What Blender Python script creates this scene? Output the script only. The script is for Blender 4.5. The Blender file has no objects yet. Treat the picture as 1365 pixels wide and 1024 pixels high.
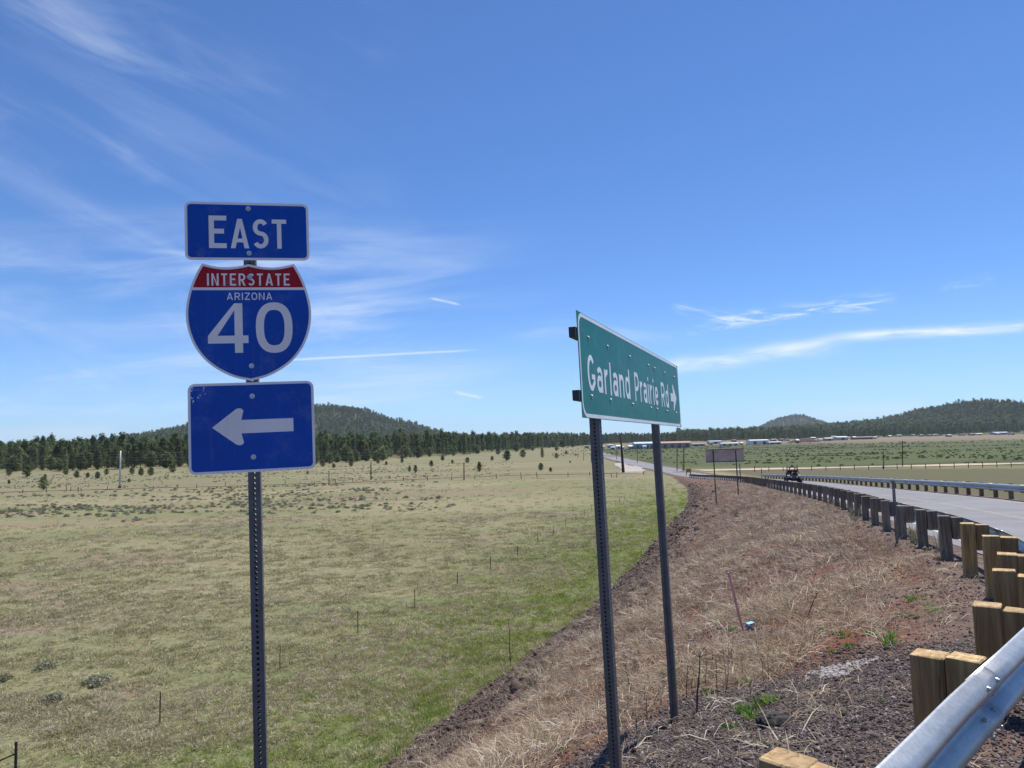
import bpy, math, random
import numpy as np
from mathutils import Vector, Matrix, Euler

random.seed(7)
RNG = np.random.default_rng(7)
R = math.radians
SC = bpy.context.scene
COL = SC.collection

# ------------------------------------------------------------------ camera
F_PX = 986.0; PW, PH = 1365, 1024
PITCH, ROLL = R(4.52), R(1.3)
CAM = Vector((0, 0, 8.2))
FWD = Vector((0, math.cos(PITCH), math.sin(PITCH)))
UP0 = Vector((0, -math.sin(PITCH), math.cos(PITCH)))
RT = Vector((math.cos(ROLL), 0, 0)) - math.sin(ROLL) * UP0
UP = Vector((math.sin(ROLL), 0, 0)) + math.cos(ROLL) * UP0
cd = bpy.data.cameras.new('camera'); cam = bpy.data.objects.new('camera', cd); COL.objects.link(cam)
cd.sensor_width = 36; cd.lens = F_PX / PW * 36; cd.clip_start = 0.05; cd.clip_end = 60000
mw = Matrix.Identity(4)
for i, v in enumerate((RT, UP, -FWD)):
    for j in range(3): mw[j][i] = v[j]
mw.translation = CAM
cam.matrix_world = mw
SC.camera = cam

# ------------------------------------------------------------------ light, exposure
SUN_AZ, SUN_EL = R(41), R(67)          # azimuth clockwise from +Y
SKY_STRENGTH = 0.112
SUN_STRENGTH = 4.7
EXPOSURE = 0.34
SC.view_settings.view_transform = 'Standard'
SC.view_settings.look = 'None'
SC.view_settings.gamma = 1
SC.view_settings.exposure = EXPOSURE
SC.view_settings.use_curve_mapping = False
sl = bpy.data.lights.new('sun', 'SUN'); sl.energy = SUN_STRENGTH; sl.angle = R(0.53); sl.color = (1, 0.955, 0.89)
sun = bpy.data.objects.new('sun', sl); COL.objects.link(sun)
sdir = Vector((math.sin(SUN_AZ) * math.cos(SUN_EL), math.cos(SUN_AZ) * math.cos(SUN_EL), math.sin(SUN_EL)))
sun.rotation_euler = sdir.to_track_quat('Z', 'Y').to_euler(); sun.location = (0, 0, 60)


class E:                                   # tiny expression builder for shader nodes
    def __init__(s, nt, sock): s.nt, s.s = nt, sock
    def _m(s, op, *a):
        n = s.nt.nodes.new('ShaderNodeMath'); n.operation = op
        for i, v in enumerate(a):
            if isinstance(v, E): s.nt.links.new(v.s, n.inputs[i])
            else: n.inputs[i].default_value = float(v)
        return E(s.nt, n.outputs[0])
    def __add__(s, o): return s._m('ADD', s, o)
    __radd__ = __add__
    def __sub__(s, o): return s._m('SUBTRACT', s, o)
    def __rsub__(s, o): return s._m('SUBTRACT', o, s)
    def __mul__(s, o): return s._m('MULTIPLY', s, o)
    __rmul__ = __mul__
    def __truediv__(s, o): return s._m('DIVIDE', s, o)
    def op(s, op, *a): return s._m(op, s, *a)
    def clamp(s): return s.op('MAXIMUM', 0.0).op('MINIMUM', 1.0)
    def ss(s, a, b, lo=0.0, hi=1.0):       # smoothstep from a to b
        n = s.nt.nodes.new('ShaderNodeMapRange'); n.interpolation_type = 'SMOOTHSTEP'
        if a > b: a, b, lo, hi = b, a, hi, lo
        s.nt.links.new(s.s, n.inputs['Value'])
        for k, v in (('From Min', a), ('From Max', b), ('To Min', lo), ('To Max', hi)): n.inputs[k].default_value = v
        return E(s.nt, n.outputs[0])


def xyz(nt, x, y, z):
    n = nt.nodes.new('ShaderNodeCombineXYZ')
    for i, v in enumerate((x, y, z)):
        if isinstance(v, E): nt.links.new(v.s, n.inputs[i])
        else: n.inputs[i].default_value = v
    return n.outputs[0]


def noise(nt, vec, scale, detail=3, rough=0.5, dist=0.0, w=None):
    n = nt.nodes.new('ShaderNodeTexNoise')
    if w is not None: n.noise_dimensions = '4D'; n.inputs['W'].default_value = w
    if vec is not None: nt.links.new(vec, n.inputs['Vector'])
    n.inputs['Scale'].default_value = scale; n.inputs['Detail'].default_value = detail
    n.inputs['Roughness'].default_value = rough; n.inputs['Distortion'].default_value = dist
    return E(nt, n.outputs['Fac'])


def mix(nt, f, a, b):
    n = nt.nodes.new('ShaderNodeMix'); n.data_type = 'RGBA'
    for k, v in ((0, f), (6, a), (7, b)):
        if isinstance(v, E): nt.links.new(v.s, n.inputs[k])
        elif hasattr(v, 'node'): nt.links.new(v, n.inputs[k])
        elif k == 0: n.inputs[k].default_value = v
        else: n.inputs[k].default_value = (*v[:3], 1)
    return n.outputs[2]


world = bpy.data.worlds.new('World'); SC.world = world; world.use_nodes = True
nt = world.node_tree; nt.nodes.clear()
sky = nt.nodes.new('ShaderNodeTexSky'); sky.sky_type = 'NISHITA'; sky.sun_disc = False
sky.sun_elevation = SUN_EL; sky.sun_rotation = SUN_AZ
sky.altitude = 2100; sky.air_density = 1.0; sky.dust_density = 0.35; sky.ozone_density = 1.6
tc = nt.nodes.new('ShaderNodeTexCoord'); sp = nt.nodes.new('ShaderNodeSeparateXYZ')
nt.links.new(tc.outputs['Generated'], sp.inputs[0])
X, Y, Z = (E(nt, sp.outputs[i]) for i in range(3))
Yc = Y.op('MAXIMUM', 0.05)
u = X / Yc; v = Z / Yc                       # cirrus lie on a high plane ahead of the road
front = Y.ss(0.02, 0.3)
def band(u0, v0, u1, v1, w, soft, amp, sc, seed, thr=0.35, shear=0.0):
    b = (v1 - v0) / (u1 - u0)
    dv = v - (u * b + (v0 - b * u0))
    wob = (noise(nt, xyz(nt, u * 6.0, seed, 0.0), 1.0, 2) - 0.5) * (w * 2.0)
    g = ((dv + wob) / w).op('POWER', 2.0) * -1.0
    g = E(nt, None)._m('EXPONENT', g) if False else g.op('EXPONENT')
    win = u.ss(u0 - soft, u0 + soft) * u.ss(u1 + soft, u1 - soft)
    n_ = noise(nt, xyz(nt, (u + dv * shear) * sc, dv * sc * 5.0, seed), 1.0, 5, 0.62, 0.6)
    return g * win * n_.ss(thr, 0.75) * amp
def pu(x): return (x - 682) / 986.0
def pv(x, y): return (590 - 0.0227 * (x - 682) - y) / 986.0
cl = band(pu(880), pv(880, 487), pu(1120), pv(1120, 462), 0.010, 0.03, 0.85, 9, 3.1, 0.25)
cl = cl + band(pu(1130), pv(1130, 449), pu(1420), pv(1420, 430), 0.0065, 0.05, 0.9, 9, 5.7, 0.22)
cl = cl + band(pu(930), pv(930, 436), pu(1190), pv(1190, 396), 0.0095, 0.02, 0.75, 26, 9.2, 0.42, 3.5)
cl = cl + band(pu(908), pv(908, 411), pu(1010), pv(1010, 428), 0.006, 0.012, 0.6, 22, 1.2, 0.35)
cl = cl + band(pu(1270), pv(1270, 384), pu(1330), pv(1330, 372), 0.008, 0.02, 0.4, 18, 2.2, 0.4)
cl = cl + band(pu(360), pv(360, 481), pu(625), pv(625, 467), 0.0014, 0.02, 0.5, 5, 4.4, 0.1)
cl = cl + band(pu(576), pv(576, 396), pu(612), pv(612, 404), 0.0016, 0.006, 0.55, 5, 4.9, 0.1)
cl = cl + band(pu(606), pv(606, 522), pu(640), pv(640, 530), 0.0022, 0.006, 0.5, 5, 6.9, 0.1)
cl = cl + band(pu(190), pv(190, 330), pu(450), pv(450, 352), 0.004, 0.04, 0.30, 6, 7.9, 0.2)
cl = cl + band(pu(1040), pv(1040, 552), pu(1230), pv(1230, 546), 0.010, 0.04, 0.35, 4, 8.9, 0.15)
cl = cl + band(pu(-200), pv(-200, 582), pu(150), pv(150, 577), 0.009, 0.05, 0.35, 3, 11.9, 0.1)
cl = cl + band(pu(690), pv(690, 440), pu(905), pv(905, 452), 0.012, 0.05, 0.18, 9, 12.3, 0.35)
# broad wispy cirrus on the left
ur, vr = u * 0.93 + v * -0.38, u * 0.38 + v * 0.93
ur2, vr2 = u * 0.998 + v * 0.05, u * -0.05 + v * 0.998
n1 = noise(nt, xyz(nt, (u * 0.88 - v * -0.47) * 1.6, (u * 0.47 + v * 0.88) * 11.0, 0.0), 1.0, 6, 0.62, 0.55)
n2 = noise(nt, xyz(nt, ur2 * 2.0, vr2 * 16.0, 3.0), 1.0, 6, 0.62, 0.5)
n3 = noise(nt, xyz(nt, u * 2.2, v * 3.0, 8.0), 1.0, 3, 0.5)
m1 = u.ss(-0.12, -0.62) * v.ss(0.20, 0.34) * v.ss(0.62, 0.44)
m2 = u.ss(0.12, -0.40) * v.ss(0.015, 0.08) * v.ss(0.36, 0.2)
cl = cl + n1.ss(0.42, 0.85) * m1 * n3.ss(0.25, 0.6) * 0.30
cl = cl + n2.ss(0.40, 0.78) * m2 * n3.ss(0.2, 0.55) * 0.75
cl = cl + noise(nt, xyz(nt, ur * 3.0, vr * 10.0, 12.0), 1.0, 5, 0.6, 0.5).ss(0.5, 0.9) * u.ss(-0.1, -0.35) * 0.30
cl = (cl * front + noise(nt, tc.outputs['Generated'], 3.0, 5).ss(0.55, 0.9) * (1.0 - front) * 0.25).clamp()
low = Z.ss(0.20, 0.0) * 0.24                 # pale band of air near the horizon
skyc = nt.nodes.new('ShaderNodeMix'); skyc.data_type = 'RGBA'; skyc.blend_type = 'MULTIPLY'
skyc.inputs[0].default_value = 1; nt.links.new(sky.outputs[0], skyc.inputs[6]); skyc.inputs[7].default_value = (0.51, 0.76, 1.08, 1)
c1 = mix(nt, low, skyc.outputs[2], (4.3, 5.7, 7.6))
c2 = mix(nt, (cl * 1.15).clamp(), c1, (6.3, 6.9, 7.8))
bg = nt.nodes.new('ShaderNodeBackground'); nt.links.new(c2, bg.inputs[0]); bg.inputs[1].default_value = SKY_STRENGTH
wo = nt.nodes.new('ShaderNodeOutputWorld'); nt.links.new(bg.outputs[0], wo.inputs[0])

# ------------------------------------------------------------------ helpers
def ray(px, py):
    d = FWD * F_PX + RT * (px - PW / 2) + UP * (PH / 2 - py)
    return d.normalized()
def at_y(px, py, y):
    d = ray(px, py); return CAM + d * (y / d.y)


def tag(o, label=None, cat=None, group=None, kind=None):
    if label: o['label'] = label
    if cat: o['category'] = cat
    if group: o['group'] = group
    if kind: o['kind'] = kind
    return o
def empty(name, loc=(0, 0, 0), rz=0.0):
    o = bpy.data.objects.new(name, None); COL.objects.link(o); o.location = loc; o.rotation_euler = (0, 0, rz)
    o.empty_display_size = 0.2
    return o


class MB:
    """collects geometry for ONE mesh object"""
    def __init__(s): s.v, s.f, s.m = [], [], []
    def add(s, vs, fs, mi=0):
        b = len(s.v); s.v += [tuple(p) for p in vs]; s.f += [tuple(b + i for i in f) for f in fs]; s.m += [mi] * len(fs)
        return s
    def box(s, c, d, rz=0.0, mi=0, taper=1.0, rot=None):
        x, y, z = (k / 2 for k in d); P = []
        for zz, t in ((-z, 1.0), (z, taper)):
            for xx, yy in ((-x, -y), (x, -y), (x, y), (-x, y)): P.append(Vector((xx * t, yy * t, zz)))
        M = rot if rot is not None else Matrix.Rotation(rz, 3, 'Z')
        P = [M @ p + Vector(c) for p in P]
        return s.add(P, [(0, 3, 2, 1), (4, 5, 6, 7), (0, 1, 5, 4), (1, 2, 6, 5), (2, 3, 7, 6), (3, 0, 4, 7)], mi)
    def cbox(s, c, d, b, rz=0.0, mi=0, jit=0.0):
        """box with chamfered edges"""
        x, y, z = (k / 2 for k in d); V = []; idx = {}
        for sx in (-1, 1):
            for sy in (-1, 1):
                for sz in (-1, 1):
                    for ax in range(3):
                        p = [sx * (x - b), sy * (y - b), sz * (z - b)]
                        p[ax] = (sx * x, sy * y, sz * z)[ax]
                        idx[(sx, sy, sz, ax)] = len(V)
                        V.append(Vector([q + random.uniform(-jit, jit) for q in p]))
        Fs = []
        for ax in range(3):
            o1, o2 = (ax + 1) % 3, (ax + 2) % 3
            for sg in (-1, 1):
                q = []
                for a_, b_ in ((-1, -1), (1, -1), (1, 1), (-1, 1)):
                    k = [0, 0, 0]; k[ax] = sg; k[o1] = a_; k[o2] = b_
                    q.append(idx[(*k, ax)])
                Fs.append(tuple(q if sg > 0 else q[::-1]))
        for ax in range(3):                  # edges parallel to ax
            o1, o2 = (ax + 1) % 3, (ax + 2) % 3
            for a_ in (-1, 1):
                for b_ in (-1, 1):
                    k0 = [0, 0, 0]; k0[o1] = a_; k0[o2] = b_; k1 = list(k0); k0[ax] = -1; k1[ax] = 1
                    q = (idx[(*k0, o1)], idx[(*k0, o2)], idx[(*k1, o2)], idx[(*k1, o1)])
                    Fs.append(q if a_ * b_ < 0 else q[::-1])
        for sx in (-1, 1):
            for sy in (-1, 1):
                for sz in (-1, 1):
                    t = tuple(idx[(sx, sy, sz, a_)] for a_ in range(3))
                    Fs.append(t if sx * sy * sz > 0 else t[::-1])
        M = Matrix.Rotation(rz, 3, 'Z')
        return s.add([M @ p + Vector(c) for p in V], Fs, mi)
    def tube(s, pts, r, n=8, mi=0, cap=True):
        pts = [Vector(p) for p in pts]; rs = r if hasattr(r, '__len__') else [r] * len(pts); V = []
        prev = None
        for i, p in enumerate(pts):
            t = (pts[min(i + 1, len(pts) - 1)] - pts[max(i - 1, 0)]).normalized()
            a = t.orthogonal().normalized() if prev is None else (prev - t * prev.dot(t)).normalized()
            prev = a; b = t.cross(a)
            for k in range(n):
                q = 2 * math.pi * k / n
                V.append(p + (a * math.cos(q) + b * math.sin(q)) * rs[i])
        Fs = [(i * n + k, i * n + (k + 1) % n, (i + 1) * n + (k + 1) % n, (i + 1) * n + k) for i in range(len(pts) - 1) for k in range(n)]
        if cap: Fs += [tuple(range(n))[::-1], tuple((len(pts) - 1) * n + k for k in range(n))]
        return s.add(V, Fs, mi)
    def prism(s, poly, y0, y1, mi=0):
        """outline in (x, z), extruded from y0 (front) to y1"""
        n = len(poly)
        V = [(x, y0, z) for x, z in poly] + [(x, y1, z) for x, z in poly]
        Fs = [tuple(range(n)), tuple(range(2 * n - 1, n - 1, -1))] + [(k, k + n, (k + 1) % n + n, (k + 1) % n) for k in range(n)]
        return s.add(V, Fs, mi)
    def blob(s, c, r, seed=0, mi=0, n=1, rough=0.25, sq=(1, 1, 1)):
        rr = random.Random(seed); V, Fs = ICO
        return s.add([(c[0] + p[0] * r * sq[0] * (1 + rr.uniform(-rough, rough)), c[1] + p[1] * r * sq[1] * (1 + rr.uniform(-rough, rough)),
                       c[2] + p[2] * r * sq[2] * (1 + rr.uniform(-rough, rough))) for p in V], Fs, mi)
    def mesh(s, name, mats):
        me = bpy.data.meshes.new(name); me.from_pydata(s.v, [], s.f)
        for m in (mats if isinstance(mats, (list, tuple)) else [mats]): me.materials.append(m)
        if any(s.m): me.polygons.foreach_set('material_index', s.m)
        me.update(); return me
    def build(s, name, mats, parent=None, loc=(0, 0, 0), rz=0.0, smooth=False):
        me = s.mesh(name, mats)
        if smooth: me.polygons.foreach_set('use_smooth', [True] * len(me.polygons))
        return link(name, me, parent, loc, rz)
def link(name, me, parent=None, loc=(0, 0, 0), rz=0.0, rot=None, scale=None):
    o = bpy.data.objects.new(name, me); COL.objects.link(o); o.location = loc
    o.rotation_euler = rot if rot is not None else (0, 0, rz)
    if scale is not None: o.scale = (scale,) * 3 if not hasattr(scale, '__len__') else scale
    if parent: o.parent = parent
    return o
def _ico():
    t = (1 + 5 ** .5) / 2
    v = [(-1, t, 0), (1, t, 0), (-1, -t, 0), (1, -t, 0), (0, -1, t), (0, 1, t), (0, -1, -t), (0, 1, -t), (t, 0, -1), (t, 0, 1), (-t, 0, -1), (-t, 0, 1)]
    v = [tuple(Vector(p).normalized()) for p in v]
    f = [(0, 11, 5), (0, 5, 1), (0, 1, 7), (0, 7, 10), (0, 10, 11), (1, 5, 9), (5, 11, 4), (11, 10, 2), (10, 7, 6), (7, 1, 8), (3, 9, 4), (3, 4, 2), (3, 2, 6), (3, 6, 8), (3, 8, 9), (4, 9, 5), (2, 4, 11), (6, 2, 10), (8, 6, 7), (9, 8, 1)]
    return v, f
ICO = _ico()


def np_mesh(name, V, Fc, mats, attrs=None, smooth=False):
    """fast mesh from numpy: V (n,3), Fc (m,k)"""
    V = np.asarray(V, np.float32); Fc = np.asarray(Fc, np.int32)
    me = bpy.data.meshes.new(name); m, k = Fc.shape
    me.vertices.add(len(V)); me.vertices.foreach_set('co', V.ravel())
    me.loops.add(m * k); me.loops.foreach_set('vertex_index', Fc.ravel())
    me.polygons.add(m); me.polygons.foreach_set('loop_start', np.arange(0, m * k, k, dtype=np.int32))
    me.polygons.foreach_set('loop_total', np.full(m, k, np.int32))
    if smooth: me.polygons.foreach_set('use_smooth', np.ones(m, bool))
    for mt in (mats if isinstance(mats, (list, tuple)) else [mats]): me.materials.append(mt)
    me.update(calc_edges=True)
    for nm, a in (attrs or {}).items():
        at = me.attributes.new(nm, 'FLOAT', 'POINT'); at.data.foreach_set('value', np.asarray(a, np.float32))
    return me


# ------------------------------------------------------------------ materials
def newmat(name):
    m = bpy.data.materials.new(name); m.use_nodes = True; t = m.node_tree
    b = t.nodes['Principled BSDF']; return m, t, b
def objco(t, kind='Object'):
    return t.nodes.new('ShaderNodeTexCoord').outputs[kind]
def bump(t, b, h, strength, dist):
    n = t.nodes.new('ShaderNodeBump'); n.inputs['Strength'].default_value = strength; n.inputs['Distance'].default_value = dist
    t.links.new(h.s, n.inputs['Height']); t.links.new(n.outputs[0], b.inputs['Normal'])
def simple(name, c, rough=0.6, metal=0.0, var=0.12, sc=8.0, c2=None, bmp=0.0, spec=0.5):
    m, t, b = newmat(name); co = objco(t)
    n = noise(t, co, sc, 5, 0.6)
    d = c2 if c2 else tuple(k * (1 - 2 * var) for k in c)
    t.links.new(mix(t, n.ss(0.35, 0.7), c, d), b.inputs['Base Color'])
    b.inputs['Roughness'].default_value = rough; b.inputs['Metallic'].default_value = metal
    b.inputs['Specular IOR Level'].default_value = spec
    if bmp: bump(t, b, noise(t, co, sc * 6, 4, 0.7), 0.6, bmp)
    return m
def leafmat(name, stops, trans=0.3, rough=0.7):
    """stops: three colours spread by per-instance and per-leaf randomness"""
    m, t, b = newmat(name)
    oi = t.nodes.new('ShaderNodeObjectInfo'); at = t.nodes.new('ShaderNodeAttribute'); at.attribute_name = 'tone'
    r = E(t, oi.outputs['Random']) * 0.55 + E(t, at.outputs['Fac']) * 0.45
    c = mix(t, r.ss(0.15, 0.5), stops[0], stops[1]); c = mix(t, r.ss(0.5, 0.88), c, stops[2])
    t.links.new(c, b.inputs['Base Color']); b.inputs['Roughness'].default_value = rough; b.inputs['Specular IOR Level'].default_value = 0.2
    if trans:
        tr = t.nodes.new('ShaderNodeBsdfTranslucent'); t.links.new(c, tr.inputs[0])
        mx = t.nodes.new('ShaderNodeMixShader'); mx.inputs[0].default_value = trans
        t.links.new(b.outputs[0], mx.inputs[1]); t.links.new(tr.outputs[0], mx.inputs[2])
        t.links.new(mx.outputs[0], t.nodes['Material Output'].inputs[0])
    return m


def sheet_mat(name, c, wear=(0.4, 0.4, 0.42), thr=0.72, sc=26.0, rough=0.36):
    m, t, b = newmat(name); co = objco(t)
    n = noise(t, co, 3.0, 3); g = noise(t, co, sc, 6, 0.75)
    c_ = mix(t, n.ss(0.3, 0.7) * 0.35, c, tuple(k * 0.72 for k in c))
    mp = t.nodes.new('ShaderNodeMapping'); mp.inputs['Scale'].default_value = (55, 1, 3); t.links.new(co, mp.inputs[0])
    c_ = mix(t, noise(t, mp.outputs[0], 1.0, 4, 0.6).ss(0.55, 0.8) * 0.22, c_, (0.20, 0.19, 0.18))
    c_ = mix(t, noise(t, co, 7.0, 5, 0.7).ss(0.5, 0.75) * 0.12, c_, (0.5, 0.5, 0.52))
    t.links.new(mix(t, g.ss(thr, thr + 0.06) * 0.6, c_, wear), b.inputs['Base Color'])
    b.inputs['Roughness'].default_value = rough; b.inputs['Specular IOR Level'].default_value = 0.22
    bump(t, b, noise(t, co, 2.2, 2), 0.25, 0.012)
    return m
M = {}
M['sign_blue'] = sheet_mat('sign_blue', (0.001, 0.072, 0.43), thr=0.80)
M['sign_red'] = sheet_mat('sign_red', (0.42, 0.003, 0.012), thr=0.78)
M['sign_white'] = sheet_mat('sign_white', (0.95, 0.87, 0.84), wear=(0.35, 0.3, 0.3), thr=0.8, rough=0.45)
M['legend_white'] = sheet_mat('legend_white', (0.95, 0.86, 0.82), wear=(0.4, 0.36, 0.36), thr=0.8, rough=0.5)
M['green_legend'] = sheet_mat('green_legend', (0.95, 0.96, 0.94), wear=(0.10, 0.30, 0.28), thr=0.66, sc=60, rough=0.4)
M['sign_green'] = sheet_mat('sign_green', (0.000, 0.200, 0.160), wear=(0.15, 0.3, 0.32), thr=0.78, rough=0.42)
M['alu'] = simple('aluminium', (0.45, 0.46, 0.48), 0.45, 0.6, 0.1, 20)
M['steel'] = simple('galvanised_post_steel', (0.140, 0.138, 0.145), 0.55, 0.35, 0.12, 14, bmp=0.0004)
M['dark_steel'] = simple('dark_weathered_steel', (0.05, 0.05, 0.06), 0.55, 0.3, 0.15, 10)
M['bolt'] = simple('zinc_bolt', (0.55, 0.56, 0.58), 0.35, 0.7, 0.1, 30)
m, t, b = newmat('galvanised_rail'); co = objco(t, 'Object')
n_ = noise(t, co, 9.0, 6, 0.65); n2_ = noise(t, co, 55.0, 4, 0.7); n3_ = noise(t, co, 1.1, 3)
c = mix(t, n_.ss(0.2, 0.8), (0.44, 0.46, 0.47), (0.32, 0.34, 0.35)); c = mix(t, n2_.ss(0.55, 0.75) * 0.4, c, (0.60, 0.62, 0.64))
c = mix(t, n3_.ss(0.5, 0.7) * 0.35, c, (0.22, 0.21, 0.20)); vz = t.nodes.new('ShaderNodeTexVoronoi'); vz.inputs['Scale'].default_value = 42; t.links.new(co, vz.inputs[0]); c = mix(t, E(t, vz.outputs['Distance']).ss(0.2, 0.7) * 0.18, c, (0.60, 0.62, 0.64))
t.links.new(c, b.inputs['Base Color']); b.inputs['Metallic'].default_value = 0.75
t.links.new((n2_ * 0.25 + 0.36).s, b.inputs['Roughness']); bump(t, b, n2_, 0.15, 0.002)
M['rail'] = m
def wood(name, a, bb, dark, top=None):
    m, t, b = newmat(name); co = objco(t)
    mp = t.nodes.new('ShaderNodeMapping'); mp.inputs['Scale'].default_value = (22, 22, 1.3); t.links.new(co, mp.inputs[0])
    oi = t.nodes.new('ShaderNodeObjectInfo'); va = t.nodes.new('ShaderNodeVectorMath'); va.operation = 'ADD'
    t.links.new(mp.outputs[0], va.inputs[0]); t.links.new(xyz(t, E(t, oi.outputs['Random']) * 40.0, E(t, oi.outputs['Random']) * 17.0, 0.0), va.inputs[1])
    g = noise(t, va.outputs[0], 1.0, 5, 0.65, 0.4); bl = noise(t, va.outputs[0], 0.16, 3)
    mp2 = t.nodes.new('ShaderNodeMapping'); mp2.inputs['Scale'].default_value = (60, 60, 1.0); t.links.new(va.outputs[0], mp2.inputs[0])
    ck = noise(t, va.outputs[0], 0.55, 2, 0.3)
    c = mix(t, g.ss(0.36, 0.62), tuple(k * 1.1 for k in a), tuple(k * 0.85 for k in bb)); c = mix(t, bl.ss(0.45, 0.7) * 0.6, c, dark)
    crack = (ck - 0.5).op('ABSOLUTE').ss(0.012, 0.0)
    c = mix(t, crack * bl.ss(0.35, 0.6) * 0.7, c, tuple(k * 0.25 for k in dark))
    c = mix(t, E(t, oi.outputs['Random']) * 0.45, c, dark)
    t.links.new(c, b.inputs['Base Color']); b.inputs['Roughness'].default_value = 0.8; b.inputs['Specular IOR Level'].default_value = 0.25
    bump(t, b, g - crack, 0.7, 0.004); return m
M['wood_new'] = wood('treated_timber', (0.46, 0.29, 0.125), (0.32, 0.20, 0.090), (0.18, 0.125, 0.068))
M['wood_end_sunlit'] = wood('sunlit_timber_end_grain', (0.62, 0.47, 0.25), (0.50, 0.31, 0.13), (0.26, 0.17, 0.09))  # sun on post and block tops painted into a lighter end-grain colour
M['wood_old'] = wood('weathered_timber', (0.31, 0.245, 0.185), (0.20, 0.158, 0.122), (0.12, 0.098, 0.08))
M['wood_right'] = wood('brown_timber', (0.27, 0.20, 0.11), (0.18, 0.13, 0.08), (0.10, 0.08, 0.06))
M['pole_wood'] = wood('utility_pole_wood', (0.075, 0.045, 0.03), (0.05, 0.03, 0.02), (0.03, 0.02, 0.016))
M['bark'] = wood('pine_bark', (0.14, 0.085, 0.055), (0.09, 0.06, 0.045), (0.05, 0.04, 0.035))
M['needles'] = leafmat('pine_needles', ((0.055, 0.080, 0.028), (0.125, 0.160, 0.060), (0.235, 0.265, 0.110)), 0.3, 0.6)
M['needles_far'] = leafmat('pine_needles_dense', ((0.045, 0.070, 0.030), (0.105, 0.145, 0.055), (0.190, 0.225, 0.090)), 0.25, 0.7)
M['shrubgreen'] = leafmat('shrub_leaves', ((0.07, 0.10, 0.04), (0.12, 0.155, 0.06), (0.19, 0.23, 0.10)), 0.2, 0.8)
M['straw'] = leafmat('dead_grass', ((0.20, 0.135, 0.085), (0.41, 0.315, 0.21), (0.80, 0.71, 0.55)), 0.3, 0.6)
M['straw_pink'] = leafmat('dead_brush', ((0.155, 0.108, 0.080), (0.32, 0.24, 0.18), (0.64, 0.55, 0.44)), 0.3, 0.7)
M['grass'] = leafmat('green_grass', ((0.12, 0.18, 0.030), (0.25, 0.32, 0.060), (0.46, 0.48, 0.15)), 0.4, 0.6)
M['grass_dull'] = leafmat('meadow_grass', ((0.16, 0.165, 0.070), (0.35, 0.325, 0.180), (0.70, 0.63, 0.42)), 0.35, 0.7)
M['weed'] = leafmat('weed_leaves', ((0.07, 0.16, 0.02), (0.14, 0.26, 0.04), (0.26, 0.38, 0.09)), 0.4, 0.5)
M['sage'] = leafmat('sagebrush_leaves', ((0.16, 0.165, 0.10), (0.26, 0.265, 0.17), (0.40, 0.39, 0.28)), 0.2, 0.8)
M['rock'] = leafmat('cinder_rock', ((0.045, 0.030, 0.025), (0.085, 0.060, 0.050), (0.17, 0.13, 0.11)), 0, 0.9)
M['gravel'] = leafmat('gravel_stone', ((0.050, 0.038, 0.036), (0.110, 0.088, 0.084), (0.32, 0.28, 0.26)), 0, 0.85)
M['pale_rock'] = simple('pale_rubble', (0.38, 0.34, 0.315), 0.9, 0, 0.25, 12, bmp=0.01)
M['dark_rock'] = simple('dark_asphalt_lump', (0.045, 0.042, 0.042), 0.85, 0, 0.2, 30, bmp=0.01)
M['pink'] = simple('faded_pink_lath', (0.80, 0.40, 0.38), 0.75, 0, 0.2, 20)
M['blue_plastic'] = simple('blue_carton', (0.03, 0.22, 0.50), 0.5, 0, 0.15, 20)
M['white_paint'] = simple('white_paint', (0.75, 0.75, 0.75), 0.6, 0, 0.08, 6)
M['black'] = simple('black_plastic', (0.012, 0.012, 0.014), 0.7, 0, 0.1, 6, spec=.15)
M['tyre'] = simple('tyre_rubber', (0.022, 0.021, 0.021), 0.9, 0, 0.1, 10, bmp=0.004)
M['skin'] = simple('skin', (0.50, 0.30, 0.22), 0.55, 0, 0.05, 5)
M['dark_cloth'] = simple('dark_clothing', (0.02, 0.022, 0.03), 0.9, 0, 0.1, 12)
M['cap'] = simple('pale_cap', (0.45, 0.40, 0.36), 0.9, 0, 0.1, 12)
M['glass'] = simple('lamp_glass', (0.7, 0.7, 0.72), 0.1, 0.2, 0.03, 6)
M['brown_back'] = simple('bare_sign_back', (0.60, 0.43, 0.35), 0.7, 0.0, 0.12, 2.0)
M['orange'] = simple('weathered_orange_panel', (0.42, 0.20, 0.03), 0.7, 0, 0.15, 2.0)
M['yellow'] = simple('yellow_panel', (0.65, 0.50, 0.04), 0.6, 0, 0.1, 2.0)
M['pole_white'] = simple('pale_steel_pole', (0.56, 0.56, 0.55), 0.5, 0.2, 0.08, 1.5)
M['wire'] = simple('power_wire', (0.35, 0.36, 0.36), 0.5, 0.3, 0.05, 1)
M['fence_wire'] = simple('fence_wire', (0.2, 0.19, 0.18), 0.6, 0.5, 0.05, 1)
M['stick'] = simple('dead_stalk', (0.10, 0.075, 0.06), 0.9, 0, 0.2, 20)
M['silver'] = simple('crushed_can_metal', (0.7, 0.71, 0.74), 0.3, 0.7, 0.2, 20)

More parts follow.
